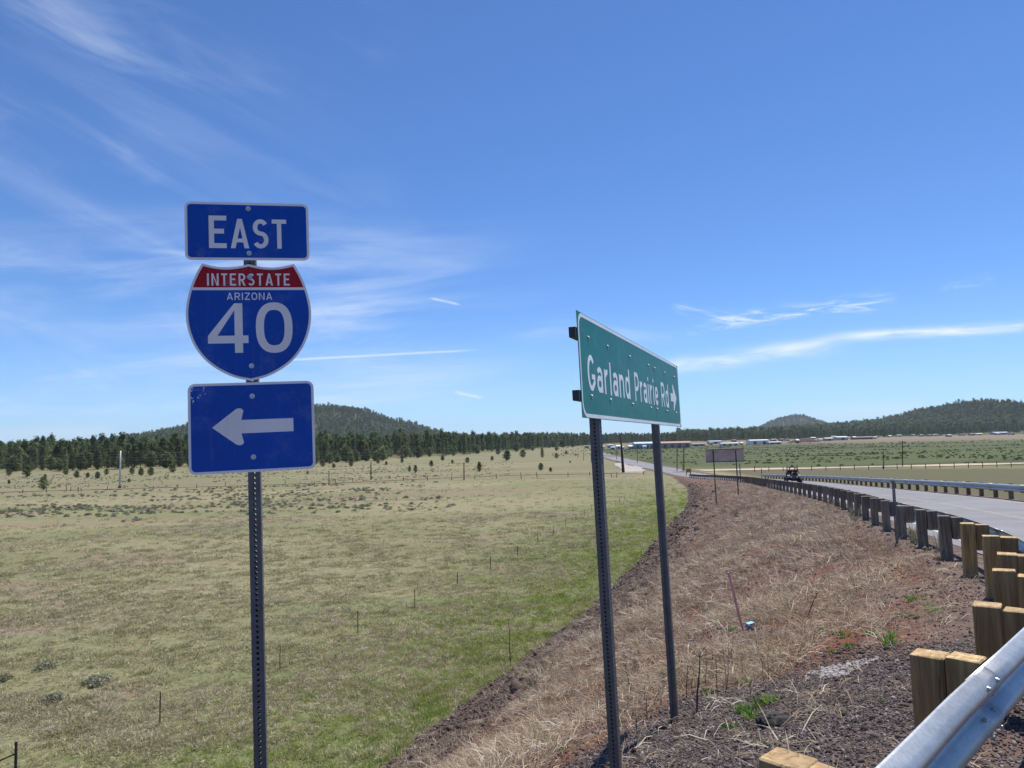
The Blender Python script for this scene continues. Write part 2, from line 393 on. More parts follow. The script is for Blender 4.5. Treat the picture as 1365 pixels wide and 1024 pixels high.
# ------------------------------------------------------------------ road curve and terrain
def catmull(P, step=0.5):
    P = [np.array(p, float) for p in P]; out = []
    P = [2 * P[0] - P[1]] + P + [2 * P[-1] - P[-2]]
    for i in range(1, len(P) - 2):
        a, b_, c_, d = P[i - 1:i + 3]; n = max(2, int(np.linalg.norm(c_ - b_) / step))
        al = [max(np.linalg.norm(q - p), 1e-6) ** 0.5 for p, q in ((a, b_), (b_, c_), (c_, d))]
        t0, t1 = 0, al[0]; t2 = t1 + al[1]; t3 = t2 + al[2]
        for t_ in np.linspace(t1, t2, n, endpoint=False):
            A1 = (t1 - t_) / (t1 - t0) * a + (t_ - t0) / (t1 - t0) * b_
            A2 = (t2 - t_) / (t2 - t1) * b_ + (t_ - t1) / (t2 - t1) * c_
            A3 = (t3 - t_) / (t3 - t2) * c_ + (t_ - t2) / (t3 - t2) * d
            B1 = (t2 - t_) / (t2 - t0) * A1 + (t_ - t0) / (t2 - t0) * A2
            B2 = (t3 - t_) / (t3 - t1) * A2 + (t_ - t1) / (t3 - t1) * A3
            out.append((t2 - t_) / (t2 - t1) * B1 + (t_ - t1) / (t2 - t1) * B2)
    out.append(P[-2]); return np.array(out)
class Curve:
    def __init__(s, P, step=0.5):
        c = catmull(P, step); L = np.concatenate([[0], np.cumsum(np.linalg.norm(np.diff(c, axis=0), axis=1))])
        n = int(L[-1] / step) + 2; s.L = L[-1]; s.s = np.linspace(0, L[-1], n)
        s.p = np.stack([np.interp(s.s, L, c[:, k]) for k in (0, 1)], 1)
        t = np.gradient(s.p, axis=0); s.t = t / np.linalg.norm(t, axis=1)[:, None]
    def at(s, q, off=0.0):
        """point, tangent; off > 0 is to the right"""
        x = np.interp(q, s.s, s.p[:, 0]); y = np.interp(q, s.s, s.p[:, 1])
        tx = np.interp(q, s.s, s.t[:, 0]); ty = np.interp(q, s.s, s.t[:, 1]); n = math.hypot(tx, ty); tx /= n; ty /= n
        return (x + ty * off, y - tx * off), (tx, ty)
    def dist(s, x, y):
        """signed lateral distance (right positive) and station of the nearest point"""
        x = np.atleast_1d(np.asarray(x, float)); y = np.atleast_1d(np.asarray(y, float)); d = np.empty(len(x)); q = np.empty(len(x))
        for a in range(0, len(x), 20000):
            xx, yy = x[a:a + 20000, None], y[a:a + 20000, None]
            k = np.argmin((xx - s.p[None, :, 0]) ** 2 + (yy - s.p[None, :, 1]) ** 2, 1)
            vx, vy = xx[:, 0] - s.p[k, 0], yy[:, 0] - s.p[k, 1]
            al = vx * s.t[k, 0] + vy * s.t[k, 1]; la = vx * s.t[k, 1] - vy * s.t[k, 0]
            d[a:a + 20000] = np.where(np.abs(al) < 2.0, la, np.sign(la + 1e-9) * np.hypot(vx, vy)); q[a:a + 20000] = s.s[k] + np.clip(al, -2, 2)
        return d, q
FAR = [(7.65, 13.0), (8.95, 17.1), (12.05, 26.4), (14.2, 33.5), (16.1, 40.5), (21.3, 62), (27.8, 90), (32.3, 118), (34.6, 146)]
RAIL = Curve([(-22, -11), (-13, -6.4), (-6, -2.5), (-2.5, -0.55), (0, 1.6), (1.32, 2.86), (2.03, 3.6), (2.74, 4.32), (3.44, 5.06), (4.39, 6.3), (5.08, 7.32), (5.88, 8.80), (6.74, 10.68)] + FAR, 0.25)
EDGE = Curve([(-5, -32), (-1, -17), (4.05, 0)] + FAR + [(36.2, 185), (38.5, 275), (45, 385), (62, 600), (95, 900)], 0.5)
ROADW = 8.1
def sst(x, a, b):
    t_ = np.clip((x - a) / (b - a), 0, 1); return t_ * t_ * (3 - 2 * t_)
def zroad(y):
    y = np.asarray(y, float)
    z = 6.27 - 0.0425 * (y - 8) ; z = np.where(y < 8, 6.27 + 0 * y, z)
    e = np.clip((y - 130) / 45, 0, 1)
    return np.where(y > 130, np.maximum(0.08, 1.085 - 0.0425 * 45 * (e - e * e / 2) + 0.02), z)
def hsh(i, j, s):
    h = (i * 374761393 + j * 668265263 + s * 974711) & 0xffffffff
    h = ((h ^ (h >> 13)) * 1274126177) & 0xffffffff
    return ((h ^ (h >> 16)) & 0xffff) / 65535.0
def vnoise(x, y, s=0):
    i = np.floor(x).astype(np.int64); j = np.floor(y).astype(np.int64); fx, fy = x - i, y - j
    fx = fx * fx * (3 - 2 * fx); fy = fy * fy * (3 - 2 * fy)
    return (hsh(i, j, s) * (1 - fx) + hsh(i + 1, j, s) * fx) * (1 - fy) + (hsh(i, j + 1, s) * (1 - fx) + hsh(i + 1, j + 1, s) * fx) * fy - 0.5
HILLS = [  # px, top y px, distance, sigma px (across), sigma depth m, height factor px
    (405, 47.0, 2500, 84, 420), (480, 12.0, 2480, 34, 320), (545, 10.0, 2460, 34, 300), (300, 8, 2500, 70, 350),
    (1293, 17.0, 2050, 38, 300), (1335, 7.0, 2080, 60, 320), (1370, 12.0, 2150, 165, 420), (1150, 4.0, 2100, 80, 300), (1500, 20, 2200, 90, 400),
    (1050, 19.0, 4600, 24, 300), (1074, 8.0, 4600, 38, 300), (955, 5.0, 4500, 36, 300), (-250, 14, 2600, 150, 400)]
def zland(x, y):
    r = np.hypot(x, y); z = 0.5 * vnoise(x / 45, y / 45, 1) + 0.22 * vnoise(x / 13, y / 13, 2)
    z = z * sst(r, 5, 60) * (1 + sst(r, 300, 900) * 2)
    z = z + 3.0 * sst(r, 450, 1400) + 3.0 * sst(r, 1300, 2500)
    front = y > 0
    uu = x / np.maximum(y, 1)
    for px, hp, D, sp_, sd in HILLS:
        X0 = (px - 682) / 986 * D; h = hp * D / 986
        ax = (x - X0) / (sp_ / 986 * D); ay = (y - D) / sd
        z = z + h * np.exp(-0.5 * (ax * ax + ay * ay)) * (1 + 0.16 * vnoise(x / 160, y / 160, 5) + 0.08 * vnoise(x / 60, y / 60, 9))
    return z
def terrain(x, y, extra=False):
    x = np.atleast_1d(np.asarray(x, float)); y = np.atleast_1d(np.asarray(y, float))
    zl = zland(x, y); z = zl.copy(); n = len(x)
    dl = np.full(n, 999.0); toe = np.full(n, -999.0); st = np.zeros(n); de = np.full(n, 999.0)
    near = (np.hypot(x, y) < 420)
    if near.any():
        xn, yn = x[near], y[near]
        d, q = RAIL.dist(xn, yn); e, qe = EDGE.dist(xn, yn)
        ey = np.interp(qe, EDGE.s, EDGE.p[:, 1]); zr = zroad(ey)
        past = sst(yn, 138, 170)                       # beyond the rail's end the bank is gone
        out = np.where(yn > 40, -e, -d)                # outward distance on the left side
        w = sst(yn, 25, 45); out = -d * (1 - w) + -e * w
        outr = e - ROADW - 0.5
        lat = np.where(out > 0, out, np.where(outr > 0, outr, 0.0))
        inside = (out <= 0) & (outr <= 0)
        drop = np.where(lat < 0.5, 0, np.where(lat < 3.5, (lat - 0.5) * 0.26, 0.78 + (lat - 3.5) / 1.78))
        rough = 0.10 * vnoise(xn / 1.7, yn / 1.7, 11) + 0.05 * vnoise(xn / 0.6, yn / 0.6, 12) + 0.025 * vnoise(xn / 0.22, yn / 0.22, 13)
        rib = 0.16 * vnoise(lat * 1.1, q / 7.0, 14)
        zb = zr - drop + (rough + rib) * sst(lat, 0.6, 3.0) + rough * 0.25 * sst(lat, 0.0, 0.6)
        fl = zl[near] * sst(lat, 2, 25) + 0.06 * vnoise(xn / 0.9, yn / 0.9, 21) * (1 - sst(lat, 40, 90))
        k = 0.25; hh = np.clip(0.5 + 0.5 * (zb - fl) / k, 0, 1)
        zz = fl * (1 - hh) + zb * hh + k * hh * (1 - hh) * 0.5
        zz = np.where(inside, zr - 0.12 * ((e > 0.5) & (e < ROADW - 0.3)) , zz)
        z[near] = zz
        dl[near] = np.where(inside, -1, lat); st[near] = q; de[near] = e
        toe[near] = np.where(inside, 5, zb - fl) * np.where(out > 0, 1, 1)
        toe[near] = np.where(outr > 0, np.minimum(toe[near], toe[near]), toe[near])
        sgn = np.ones(n); 
    if extra: return z, dl, toe, st, de
    return z
def gz(x, y): return float(terrain([x], [y])[0])
def ground(px, py, dmin=2.0, dmax=3000.0):
    """the point of the terrain that lies behind this pixel of the photograph"""
    d = ray(px, py); ts = np.geomspace(dmin, dmax, 900); x = d.x * ts; y = d.y * ts; z = CAM.z + d.z * ts
    g = terrain(x, y); k = np.argmax(z < g)
    if not (z < g).any(): k = len(ts) - 1
    a, b_ = ts[max(k - 1, 0)], ts[k]
    for _ in range(12):
        m_ = (a + b_) / 2
        if CAM.z + d.z * m_ < gz(d.x * m_, d.y * m_): b_ = m_
        else: a = m_
    p = CAM + d * b_; return Vector((p.x, p.y, gz(p.x, p.y)))

# air: one closed box round everything, the sky outside it
m = bpy.data.materials.new('air'); m.use_nodes = True; t = m.node_tree; t.nodes.clear()
pv_ = t.nodes.new('ShaderNodeVolumePrincipled'); pv_.inputs['Color'].default_value = (0.80, 0.90, 1.0, 1); pv_.inputs['Density'].default_value = 0.000055; pv_.inputs['Anisotropy'].default_value = 0.2
mo_ = t.nodes.new('ShaderNodeOutputMaterial'); t.links.new(pv_.outputs[0], mo_.inputs['Volume'])
tag(MB().box((0, 0, 128), (19600, 19600, 264)).build('haze', m), kind='stuff')

# terrain sheet: polar grid round the camera, finer ahead
th = np.concatenate([np.linspace(-44, 44, 520, endpoint=False), np.linspace(44, 316, 90, endpoint=False)])
th = np.radians(th)
rr = np.concatenate([np.geomspace(0.25, 2.2, 14, endpoint=False), np.geomspace(2.2, 170, 400, endpoint=False), np.geomspace(170, 9500, 150)])
TH, RR = np.meshgrid(th, rr); gx = (np.sin(TH) * RR).ravel(); gy = (np.cos(TH) * RR).ravel()
gzv, dl, toe, st, de = terrain(gx, gy, True)
nT, nR = len(th), len(rr)
i, j = np.meshgrid(np.arange(nR - 1), np.arange(nT), indexing='ij'); j2 = (j + 1) % nT
quads = np.stack([i * nT + j, i * nT + j2, (i + 1) * nT + j2, (i + 1) * nT + j], -1).reshape(-1, 4)
Vt = np.stack([gx, gy, gzv], 1); c0 = len(Vt); Vt = np.vstack([Vt, [[0, 0, gz(0, 0)]]])
side = np.where(gx > np.interp(gy, EDGE.p[:, 1], EDGE.p[:, 0]), 1.0, 0.0)

m, t, b = newmat('ground')
def attr(t, n):
    a = t.nodes.new('ShaderNodeAttribute'); a.attribute_name = n; return E(t, a.outputs['Fac'])
co = objco(t); D_, TOE, ST, RGT = attr(t, 'out'), attr(t, 'toe'), attr(t, 'station'), attr(t, 'rightside')
sp = t.nodes.new('ShaderNodeSeparateXYZ'); t.links.new(co, sp.inputs[0]); X, Y = E(t, sp.outputs[0]), E(t, sp.outputs[1])
dist = (X * X + Y * Y).op('SQRT')
band_v = xyz(t, X * 0.35, Y * 1.0, 0.0)
nA = noise(t, band_v, 0.055, 4, 0.55, 0.6); nB = noise(t, band_v, 0.13, 4, 0.6, 0.4, 3.0); nC = noise(t, co, 0.9, 6, 0.7); nD = noise(t, co, 5.0, 5, 0.75); nE = noise(t, co, 22.0, 4, 0.7)
nF = noise(t, xyz(t, X * 0.15, Y * 1.0, 4.0), 0.02, 4, 0.6, 0.5)
# meadow
c = mix(t, nA.ss(0.38, 0.60), (0.275, 0.240, 0.135), (0.200, 0.196, 0.092))
c = mix(t, nB.ss(0.50, 0.64) * 0.9, c, (0.255, 0.185, 0.125))
c = mix(t, nC.ss(0.50, 0.66) * 0.55, c, (0.225, 0.225, 0.155))
c = mix(t, nC.ss(0.46, 0.32) * 0.5, c, (0.16, 0.155, 0.075))
c = mix(t, nD.ss(0.60, 0.74) * 0.55, c, (0.36, 0.31, 0.23))
c = mix(t, nD.ss(0.42, 0.28) * 0.6, c, (0.095, 0.085, 0.052))
# lush band along the toe of the bank and the big green fields on the far right
gr = (D_ + (nB - 0.5) * 22.0).ss(27.0, 13.0) * TOE.ss(0.2, -0.2) * dist.ss(160.0, 60.0)
c = mix(t, gr * (nC * 0.6 + 0.35), c, (0.105, 0.150, 0.032))
sk_ = noise(t, co, 3.2, 6, 0.78, 0.3); sk2 = noise(t, co, 10.0, 5, 0.8)
c = mix(t, sk_.ss(0.52, 0.40) * dist.ss(150.0, 40.0) * 0.75, c, (0.075, 0.078, 0.038))
c = mix(t, sk2.ss(0.54, 0.64) * dist.ss(90.0, 30.0) * 0.65, c, (0.34, 0.31, 0.22))
c = mix(t, noise(t, co, 0.32, 4, 0.7).ss(0.60, 0.68) * dist.ss(90.0, 50.0) * 0.5, c, (0.26, 0.15, 0.095))
c = mix(t, 0.06, c, (0.05, 0.045, 0.03))
gr2 = RGT * dist.ss(195.0, 230.0) * dist.ss(1100.0, 700.0)
c = mix(t, RGT * D_.ss(3.0, 9.0) * dist.ss(215.0, 190.0) * 0.95, c, (0.105, 0.098, 0.052))
c = mix(t, gr2 * nF.ss(0.30, 0.55) * 0.9, c, (0.062, 0.082, 0.028))
c = mix(t, gr2 * nF.ss(0.52, 0.40) * 0.9, c, (0.040, 0.052, 0.022))
c = mix(t, gr2 * noise(t, xyz(t, X * 0.12, Y * 1.0, 9.0), 0.16, 5, 0.7).ss(0.52, 0.62) * 0.5, c, (0.115, 0.130, 0.050))
c = mix(t, RGT * dist.ss(620.0, 900.0) * 0.8, c, (0.20, 0.155, 0.105))
c = mix(t, (1.0 - RGT) * dist.ss(140.0, 200.0) * nF.ss(0.35, 0.6) * 0.6, c, (0.17, 0.165, 0.09))
c = mix(t, (1.0 - RGT) * dist.ss(80.0, 160.0) * noise(t, co, 0.8, 4, 0.75).ss(0.5, 0.62) * 0.5, c, (0.10, 0.10, 0.055))
fo = dist.ss(1250.0, 1500.0); c = mix(t, fo * 0.9, c, (0.085, 0.085, 0.05))
# bank
rib = noise(t, xyz(t, ST * 0.16, D_ * 1.6, 0.0), 1.0, 4, 0.6, 0.3)
s1 = mix(t, nC.ss(0.44, 0.64), (0.19, 0.074, 0.043), (0.17, 0.115, 0.082))
s1 = mix(t, rib.ss(0.45, 0.65) * 0.6, s1, (0.20, 0.155, 0.125))
s1 = mix(t, nD.ss(0.58, 0.72) * 0.6, s1, (0.36, 0.30, 0.22)); s1 = mix(t, nD.ss(0.50, 0.36) * 0.9, s1, (0.085, 0.055, 0.045)); s1 = mix(t, nE.ss(0.48, 0.40) * 0.5, s1, (0.07, 0.045, 0.038))
s1 = mix(t, dist.ss(14.0, 34.0) * 0.4, s1, (0.16, 0.118, 0.092))
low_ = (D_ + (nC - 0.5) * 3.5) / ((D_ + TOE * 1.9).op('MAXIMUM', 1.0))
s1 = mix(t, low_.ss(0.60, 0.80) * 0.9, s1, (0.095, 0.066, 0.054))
gv = mix(t, nE.ss(0.40, 0.62), (0.125, 0.098, 0.092), (0.065, 0.050, 0.047)); gv = mix(t, nE.ss(0.70, 0.76) * nD.ss(0.45, 0.6), gv, (0.45, 0.42, 0.40))
gv = mix(t, nC.ss(0.5, 0.68) * 0.6, gv, (0.17, 0.10, 0.075))
s1 = mix(t, (Y + (nC - 0.5) * 3.0).ss(7.9, 7.0) * (D_ + (nC - 0.5) * 0.8).ss(3.2, 2.8), s1, gv)
rg = mix(t, nD.ss(0.4, 0.62), (0.105, 0.070, 0.056), (0.19, 0.145, 0.115)); rg = mix(t, nE.ss(0.5, 0.62) * 0.6, rg, (0.08, 0.058, 0.05))
s1 = mix(t, D_.ss(1.1, 0.3) * dist.ss(5.0, 9.0), s1, rg)
s1 = mix(t, RGT * D_.ss(0.5, 2.0), s1, (0.19, 0.17, 0.095))
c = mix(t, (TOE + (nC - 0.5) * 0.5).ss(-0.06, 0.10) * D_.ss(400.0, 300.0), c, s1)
t.links.new(c, b.inputs['Base Color']); b.inputs['Roughness'].default_value = 0.95; b.inputs['Specular IOR Level'].default_value = 0.15
bump(t, b, nD * 0.6 + nE * 0.25 + nC * 0.9, 0.9, 0.09)
M['ground'] = m
def padc(a, v0): return np.concatenate([a, [v0]])
ter = np_mesh('ground', Vt, quads, M['ground'], {'out': padc(dl, -1), 'toe': padc(toe, 5), 'station': padc(st, 0), 'rightside': padc(side, 0)}, smooth=True)
bmx = None
g_o = link('ground', ter); tag(g_o, kind='structure')

# ------------------------------------------------------------------ roads
def strip(name, curve, s0, s1, o0, o1, zf, mat, step=1.5, dz=0.0, nx=2, wob=0.0):
    n = max(2, int((s1 - s0) / step)); V = []; 
    for k in range(n + 1):
        q = s0 + (s1 - s0) * k / n
        for a in range(nx + 1):
            of = o0 + (o1 - o0) * a / nx
            if wob and a in (0, nx): of += wob * float(vnoise(np.array([q / 3.0]), np.array([a * 7.3 + 0.5]), 5)[0]) * 2
            (x, y), _ = curve.at(q, of); V.append((x, y, zf(x, y, q) + dz))
    w = nx + 1
    Fc = [(k * w + a, k * w + a + 1, (k + 1) * w + a + 1, (k + 1) * w + a) for k in range(n) for a in range(nx)]
    return np_mesh(name, V, Fc, mat, smooth=True)
_ey = lambda q: float(zroad(np.interp(q, EDGE.s, EDGE.p[:, 1])))
def zr_l(x, y, q):
    z = _ey(q)
    return z if y < 150 else max(z, 0) * (1 - float(sst(y, 150, 190))) + float(sst(y, 150, 190)) * (float(zland(np.array([x]), np.array([y]))[0]) + 0.16)
m, t, b = newmat('asphalt'); co = objco(t)
nA = noise(t, co, 0.35, 4, 0.6); nB = noise(t, co, 38.0, 3, 0.8); nC = noise(t, co, 2.5, 5, 0.7)
c = mix(t, nA.ss(0.35, 0.65), (0.205, 0.200, 0.205), (0.165, 0.160, 0.165)); c = mix(t, nB.ss(0.5, 0.7) * 0.5, c, (0.28, 0.27, 0.27)); c = mix(t, nC.ss(0.55, 0.7) * 0.3, c, (0.12, 0.115, 0.115))
cr = (noise(t, co, 0.5, 3, 0.5, 1.2) - 0.5).op('ABSOLUTE').ss(0.004, 0.0); c = mix(t, cr * 0.7, c, (0.06, 0.06, 0.06))
t.links.new(c, b.inputs['Base Color']); b.inputs['Roughness'].default_value = 0.85; bump(t, b, nB, 0.5, 0.004); M['asphalt'] = m
def paint(name, colr):
    m, t, b = newmat(name); co = objco(t); n = noise(t, co, 9.0, 6, 0.8)
    t.links.new(mix(t, n.ss(0.42, 0.56), (0.2, 0.195, 0.2), colr), b.inputs['Base Color']); b.inputs['Roughness'].default_value = 0.8; return m
M['line_white'] = paint('worn_white_line', (0.52, 0.52, 0.50)); M['line_yellow'] = paint('worn_yellow_line', (0.40, 0.36, 0.29))
M['dirt'] = simple('dirt_road', (0.52, 0.42, 0.31), 0.95, 0, 0.15, 0.6, bmp=0.02, spec=0.1)
M['dirt_red'] = simple('reddish_dirt_track', (0.30, 0.215, 0.145), 0.95, 0, 0.2, 0.5, bmp=0.02, spec=0.1)
M['apron'] = simple('gravel_apron', (0.42, 0.37, 0.33), 0.95, 0, 0.15, 0.8, bmp=0.02, spec=0.1)
tag(link('road', strip('road', EDGE, 2, EDGE.L - 1, 0.45, ROADW - 0.35, zr_l, M['asphalt'], nx=6, dz=0.0, wob=0.10)), kind='structure')
tag(link('road_edge_line', strip('road_edge_line', EDGE, 2, 175, 0.78, 0.90, zr_l, M['line_white'], nx=1, dz=0.006)), kind='structure')
tag(link('road_edge_line', strip('road_edge_line', EDGE, 2, 175, ROADW - 0.80, ROADW - 0.68, zr_l, M['line_white'], nx=1, dz=0.006)), kind='structure')
for o_ in (3.98, 4.18):
    tag(link('road_centre_line', strip('road_centre_line', EDGE, 2, 185, o_, o_ + 0.10, zr_l, M['line_yellow'], nx=1, dz=0.006)), kind='structure')
zl1 = lambda x, y, q: float(terrain([x], [y])[0])
CROSS = Curve([(-420, 128), (-260, 146), (-112, 163), (-40, 175), (5, 183), (30, 187), (60, 189), (130, 189), (250, 192), (480, 205)], 2.0)
tag(link('dirt_track', strip('dirt_track', CROSS, 0, CROSS.dist([33], [187])[1][0], -1.7, 1.7, zl1, M['dirt_red'], step=3, dz=0.10, wob=0.5)), kind='structure')
tag(link('dirt_road', strip('dirt_road', CROSS, CROSS.dist([47], [188])[1][0], CROSS.L, -4.2, 4.2, zl1, M['dirt'], step=3, dz=0.12, wob=0.6)), kind='structure')
AP = Curve([(28, 183), (32, 205), (34.5, 235), (37, 262)], 1.0)
tag(link('gravel_apron', strip('gravel_apron', AP, 0, AP.L, -2.2, 3.6, zl1, M['apron'], step=2, dz=0.09, wob=0.6)), kind='structure')

# ------------------------------------------------------------------ scattering (geometry nodes, uncountable ground cover only)
SRC = {}
def source(name, meshes):
    obs = []
    for k, me in enumerate(meshes):
        obs.append(bpy.data.objects.new('%s_source_%d' % (name, k), me))
    SRC[name] = obs; return obs
def scatter(name, P, rot, scl, obs, label=None, cat=None):
    P = np.asarray(P, np.float32); n = len(P)
    me = bpy.data.meshes.new(name); me.vertices.add(n); me.vertices.foreach_set('co', P.ravel()); me.update()
    a = me.attributes.new('rot', 'FLOAT_VECTOR', 'POINT'); a.data.foreach_set('vector', np.asarray(rot, np.float32).ravel())
    a = me.attributes.new('scl', 'FLOAT_VECTOR', 'POINT'); s3 = np.asarray(scl, np.float32)
    if s3.ndim == 1: s3 = np.repeat(s3[:, None], 3, 1)
    a.data.foreach_set('vector', s3.ravel())
    a = me.attributes.new('idx', 'INT', 'POINT'); a.data.foreach_set('value', RNG.integers(0, len(obs), n).astype(np.int32))
    o = link(name, me); ng = bpy.data.node_groups.new(name, 'GeometryNodeTree')
    ng.interface.new_socket('Geometry', in_out='INPUT', socket_type='NodeSocketGeometry')
    ng.interface.new_socket('Geometry', in_out='OUTPUT', socket_type='NodeSocketGeometry')
    N = ng.nodes; gi = N.new('NodeGroupInput'); go = N.new('NodeGroupOutput'); iop = N.new('GeometryNodeInstanceOnPoints')
    jn = N.new('GeometryNodeJoinGeometry')
    for ob in obs:
        oi = N.new('GeometryNodeObjectInfo'); oi.inputs['Object'].default_value = ob; oi.inputs['As Instance'].default_value = True
        ng.links.new(oi.outputs['Geometry'], jn.inputs[0])
    ng.links.new(gi.outputs[0], iop.inputs['Points']); ng.links.new(jn.outputs[0], iop.inputs['Instance'])
    iop.inputs['Pick Instance'].default_value = True
    for nm, ty, sock in (('rot', 'FLOAT_VECTOR', 'Rotation'), ('scl', 'FLOAT_VECTOR', 'Scale'), ('idx', 'INT', 'Instance Index')):
        na = N.new('GeometryNodeInputNamedAttribute'); na.data_type = ty; na.inputs['Name'].default_value = nm
        ng.links.new(na.outputs['Attribute'], iop.inputs[sock])
    ng.links.new(iop.outputs[0], go.inputs[0])
    md = o.modifiers.new('scatter', 'NODES'); md.node_group = ng
    tag(o, label, cat, kind='stuff'); return o


def clump(name, n, rad, hgt, lean, wid, mat, seg=2, curl=0.5, rng=RNG, lie=0.0):
    """a tuft of n blades; lean = how far the tips spread, lie = share of blades lying on the ground"""
    V, Fc, T = [], [], []
    for k in range(n):
        a = rng.uniform(0, 2 * np.pi); r0 = rad * np.sqrt(rng.uniform()); bx, by = r0 * np.cos(a), r0 * np.sin(a)
        h = hgt * rng.uniform(0.5, 1.1); la = a + rng.uniform(-1, 1) if rng.uniform() > 0.3 else rng.uniform(0, 6.28)
        ln = lean * rng.uniform(0.3, 1.2)
        flat = rng.uniform() < lie
        w = wid * rng.uniform(0.7, 1.3); wa = rng.uniform(0, np.pi); wx, wy = np.cos(wa) * w / 2, np.sin(wa) * w / 2
        tone = rng.uniform(); b0 = len(V)
        for s in range(seg + 1):
            q = s / seg
            if flat:
                x = bx + np.cos(la) * h * q * 1.3; y = by + np.sin(la) * h * q * 1.3; z = 0.012 + h * 0.18 * np.sin(q * np.pi) * rng.uniform(0.5, 1) + rng.uniform(0, .02)
            else:
                x = bx + np.cos(la) * ln * h * q ** (1 + curl); y = by + np.sin(la) * ln * h * q ** (1 + curl); z = h * q * (1 - 0.25 * ln * q)
            ww = 1.0 if s < seg else 0.15
            zz = w / 2 if flat else 0
            V.append((x - wx * ww, y - wy * ww, z - zz * ww * .5)); V.append((x + wx * ww, y + wy * ww, z + zz * ww * .5)); T += [tone, tone]
        for s in range(seg): Fc.append((b0 + 2 * s, b0 + 2 * s + 1, b0 + 2 * s + 3, b0 + 2 * s + 2))
    return np_mesh(name, V, Fc, mat, {'tone': T})
def rockmesh(name, mat, sq=(1, .8, .6), seed=0):
    rr_ = random.Random(seed); V, Fs = ICO
    Vv = [(p[0] * sq[0] * rr_.uniform(.65, 1.25), p[1] * sq[1] * rr_.uniform(.65, 1.25), p[2] * sq[2] * rr_.uniform(.6, 1.2)) for p in V]
    return np_mesh(name, Vv, Fs, mat, {'tone': [rr_.uniform(0, 1)] * 12})
def shrubmesh(name, mat, n=140, leaf=0.10, seed=0, flat=0.55):
    rg = np.random.default_rng(seed); V, Fc, T = [], [], []
    for k in range(n):
        a = rg.uniform(0, 6.28); el = rg.uniform(0, 1.5); r_ = rg.uniform(0.5, 1.0) ** .5 * (0.75 + 0.25 * np.sin(3 * a + seed))
        c_ = np.array([np.cos(a) * np.cos(el), np.sin(a) * np.cos(el), np.sin(el) * flat * 1.3 + .05]) * r_ * 0.5
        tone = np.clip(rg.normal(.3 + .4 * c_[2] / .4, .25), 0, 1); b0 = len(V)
        for s in range(3): V.append(c_ + rg.normal(0, leaf * .6, 3)); T.append(tone)
        Fc.append((b0, b0 + 1, b0 + 2))
    for k in range(10):
        a = rg.uniform(0, 6.28); b0 = len(V); d_ = np.array([np.cos(a) * .4, np.sin(a) * .4, .3 * rg.uniform(.5, 1)])
        V += [np.array([.01, 0, 0]), np.array([-.01, .01, 0]), d_]; T += [0, 0, 0]; Fc.append((b0, b0 + 1, b0 + 2))
    return np_mesh(name, V, Fc, mat, {'tone': T})


def polar(n, r0, r1, a0=-40, a1=40, pw=0.0):
    q = RNG.uniform(size=n)
    e = 1 - pw
    r_ = (r0 ** e + q * (r1 ** e - r0 ** e)) ** (1 / e) if abs(e) > 1e-3 else r0 * (r1 / r0) ** q
    a = np.radians(RNG.uniform(a0, a1, n)); x, y = r_ * np.sin(a), r_ * np.cos(a)
    z, d_, to, s_, e_ = terrain(x, y, True); return x, y, z, d_, to, s_, e_, r_
def rotz(n, tilt=0.0):
    return np.stack([RNG.normal(0, tilt, n), RNG.normal(0, tilt, n), RNG.uniform(0, 6.28, n)], 1)

# dead grass on the bank
cl_straw = [clump('dead_grass', 26, 0.20, 0.19, 1.3, 0.0052, M['straw'], lie=0.88) for k in range(5)] + \
           [clump('dead_grass', 16, 0.10, 0.17, 0.9, 0.005, M['straw'], lie=0.3) for k in range(3)]
source('straw', cl_straw)
x, y, z, d_, to, s_, e_, r_ = polar(44000, 3.0, 34, -22, 40, 0.15)
left = (e_ < 0)
patch = vnoise(x / 1.3, y / 1.3, 31) + 0.5 * vnoise(x / .5, y / .5, 32)
gravel_edge = np.where(y + vnoise(x / 1.1, y / 1.1, 91) * 2 < 7.4, 3.0, 0.7)
keep = (to > 0.12) & (d_ > 0.3) & left & (RNG.uniform(size=len(x)) < np.where(d_ < np.maximum(gravel_edge, 0.7), 0.05, np.clip(0.06 + 1.1 * sst(patch, -.2, .5), 0, 1)))
lowf = d_ / np.maximum(d_ + to * 1.9, 1)
keep &= (RNG.uniform(size=len(x)) > sst(lowf, .5, .75) * 0.8)
keep &= (RNG.uniform(size=len(x)) < np.where(x > 3.5 + vnoise(x, y, 95), .55, 1.0))
P = np.stack([x, y, z - 0.01], 1)[keep]; n = len(P)
scatter('dead_grass', P, rotz(n, 0.25), RNG.uniform(0.55, 1.3, n) * np.clip(0.8 + r_[keep] / 45, .8, 1.6), SRC['straw'], 'pale dead grass lying over the red soil of the road bank', 'dead grass')
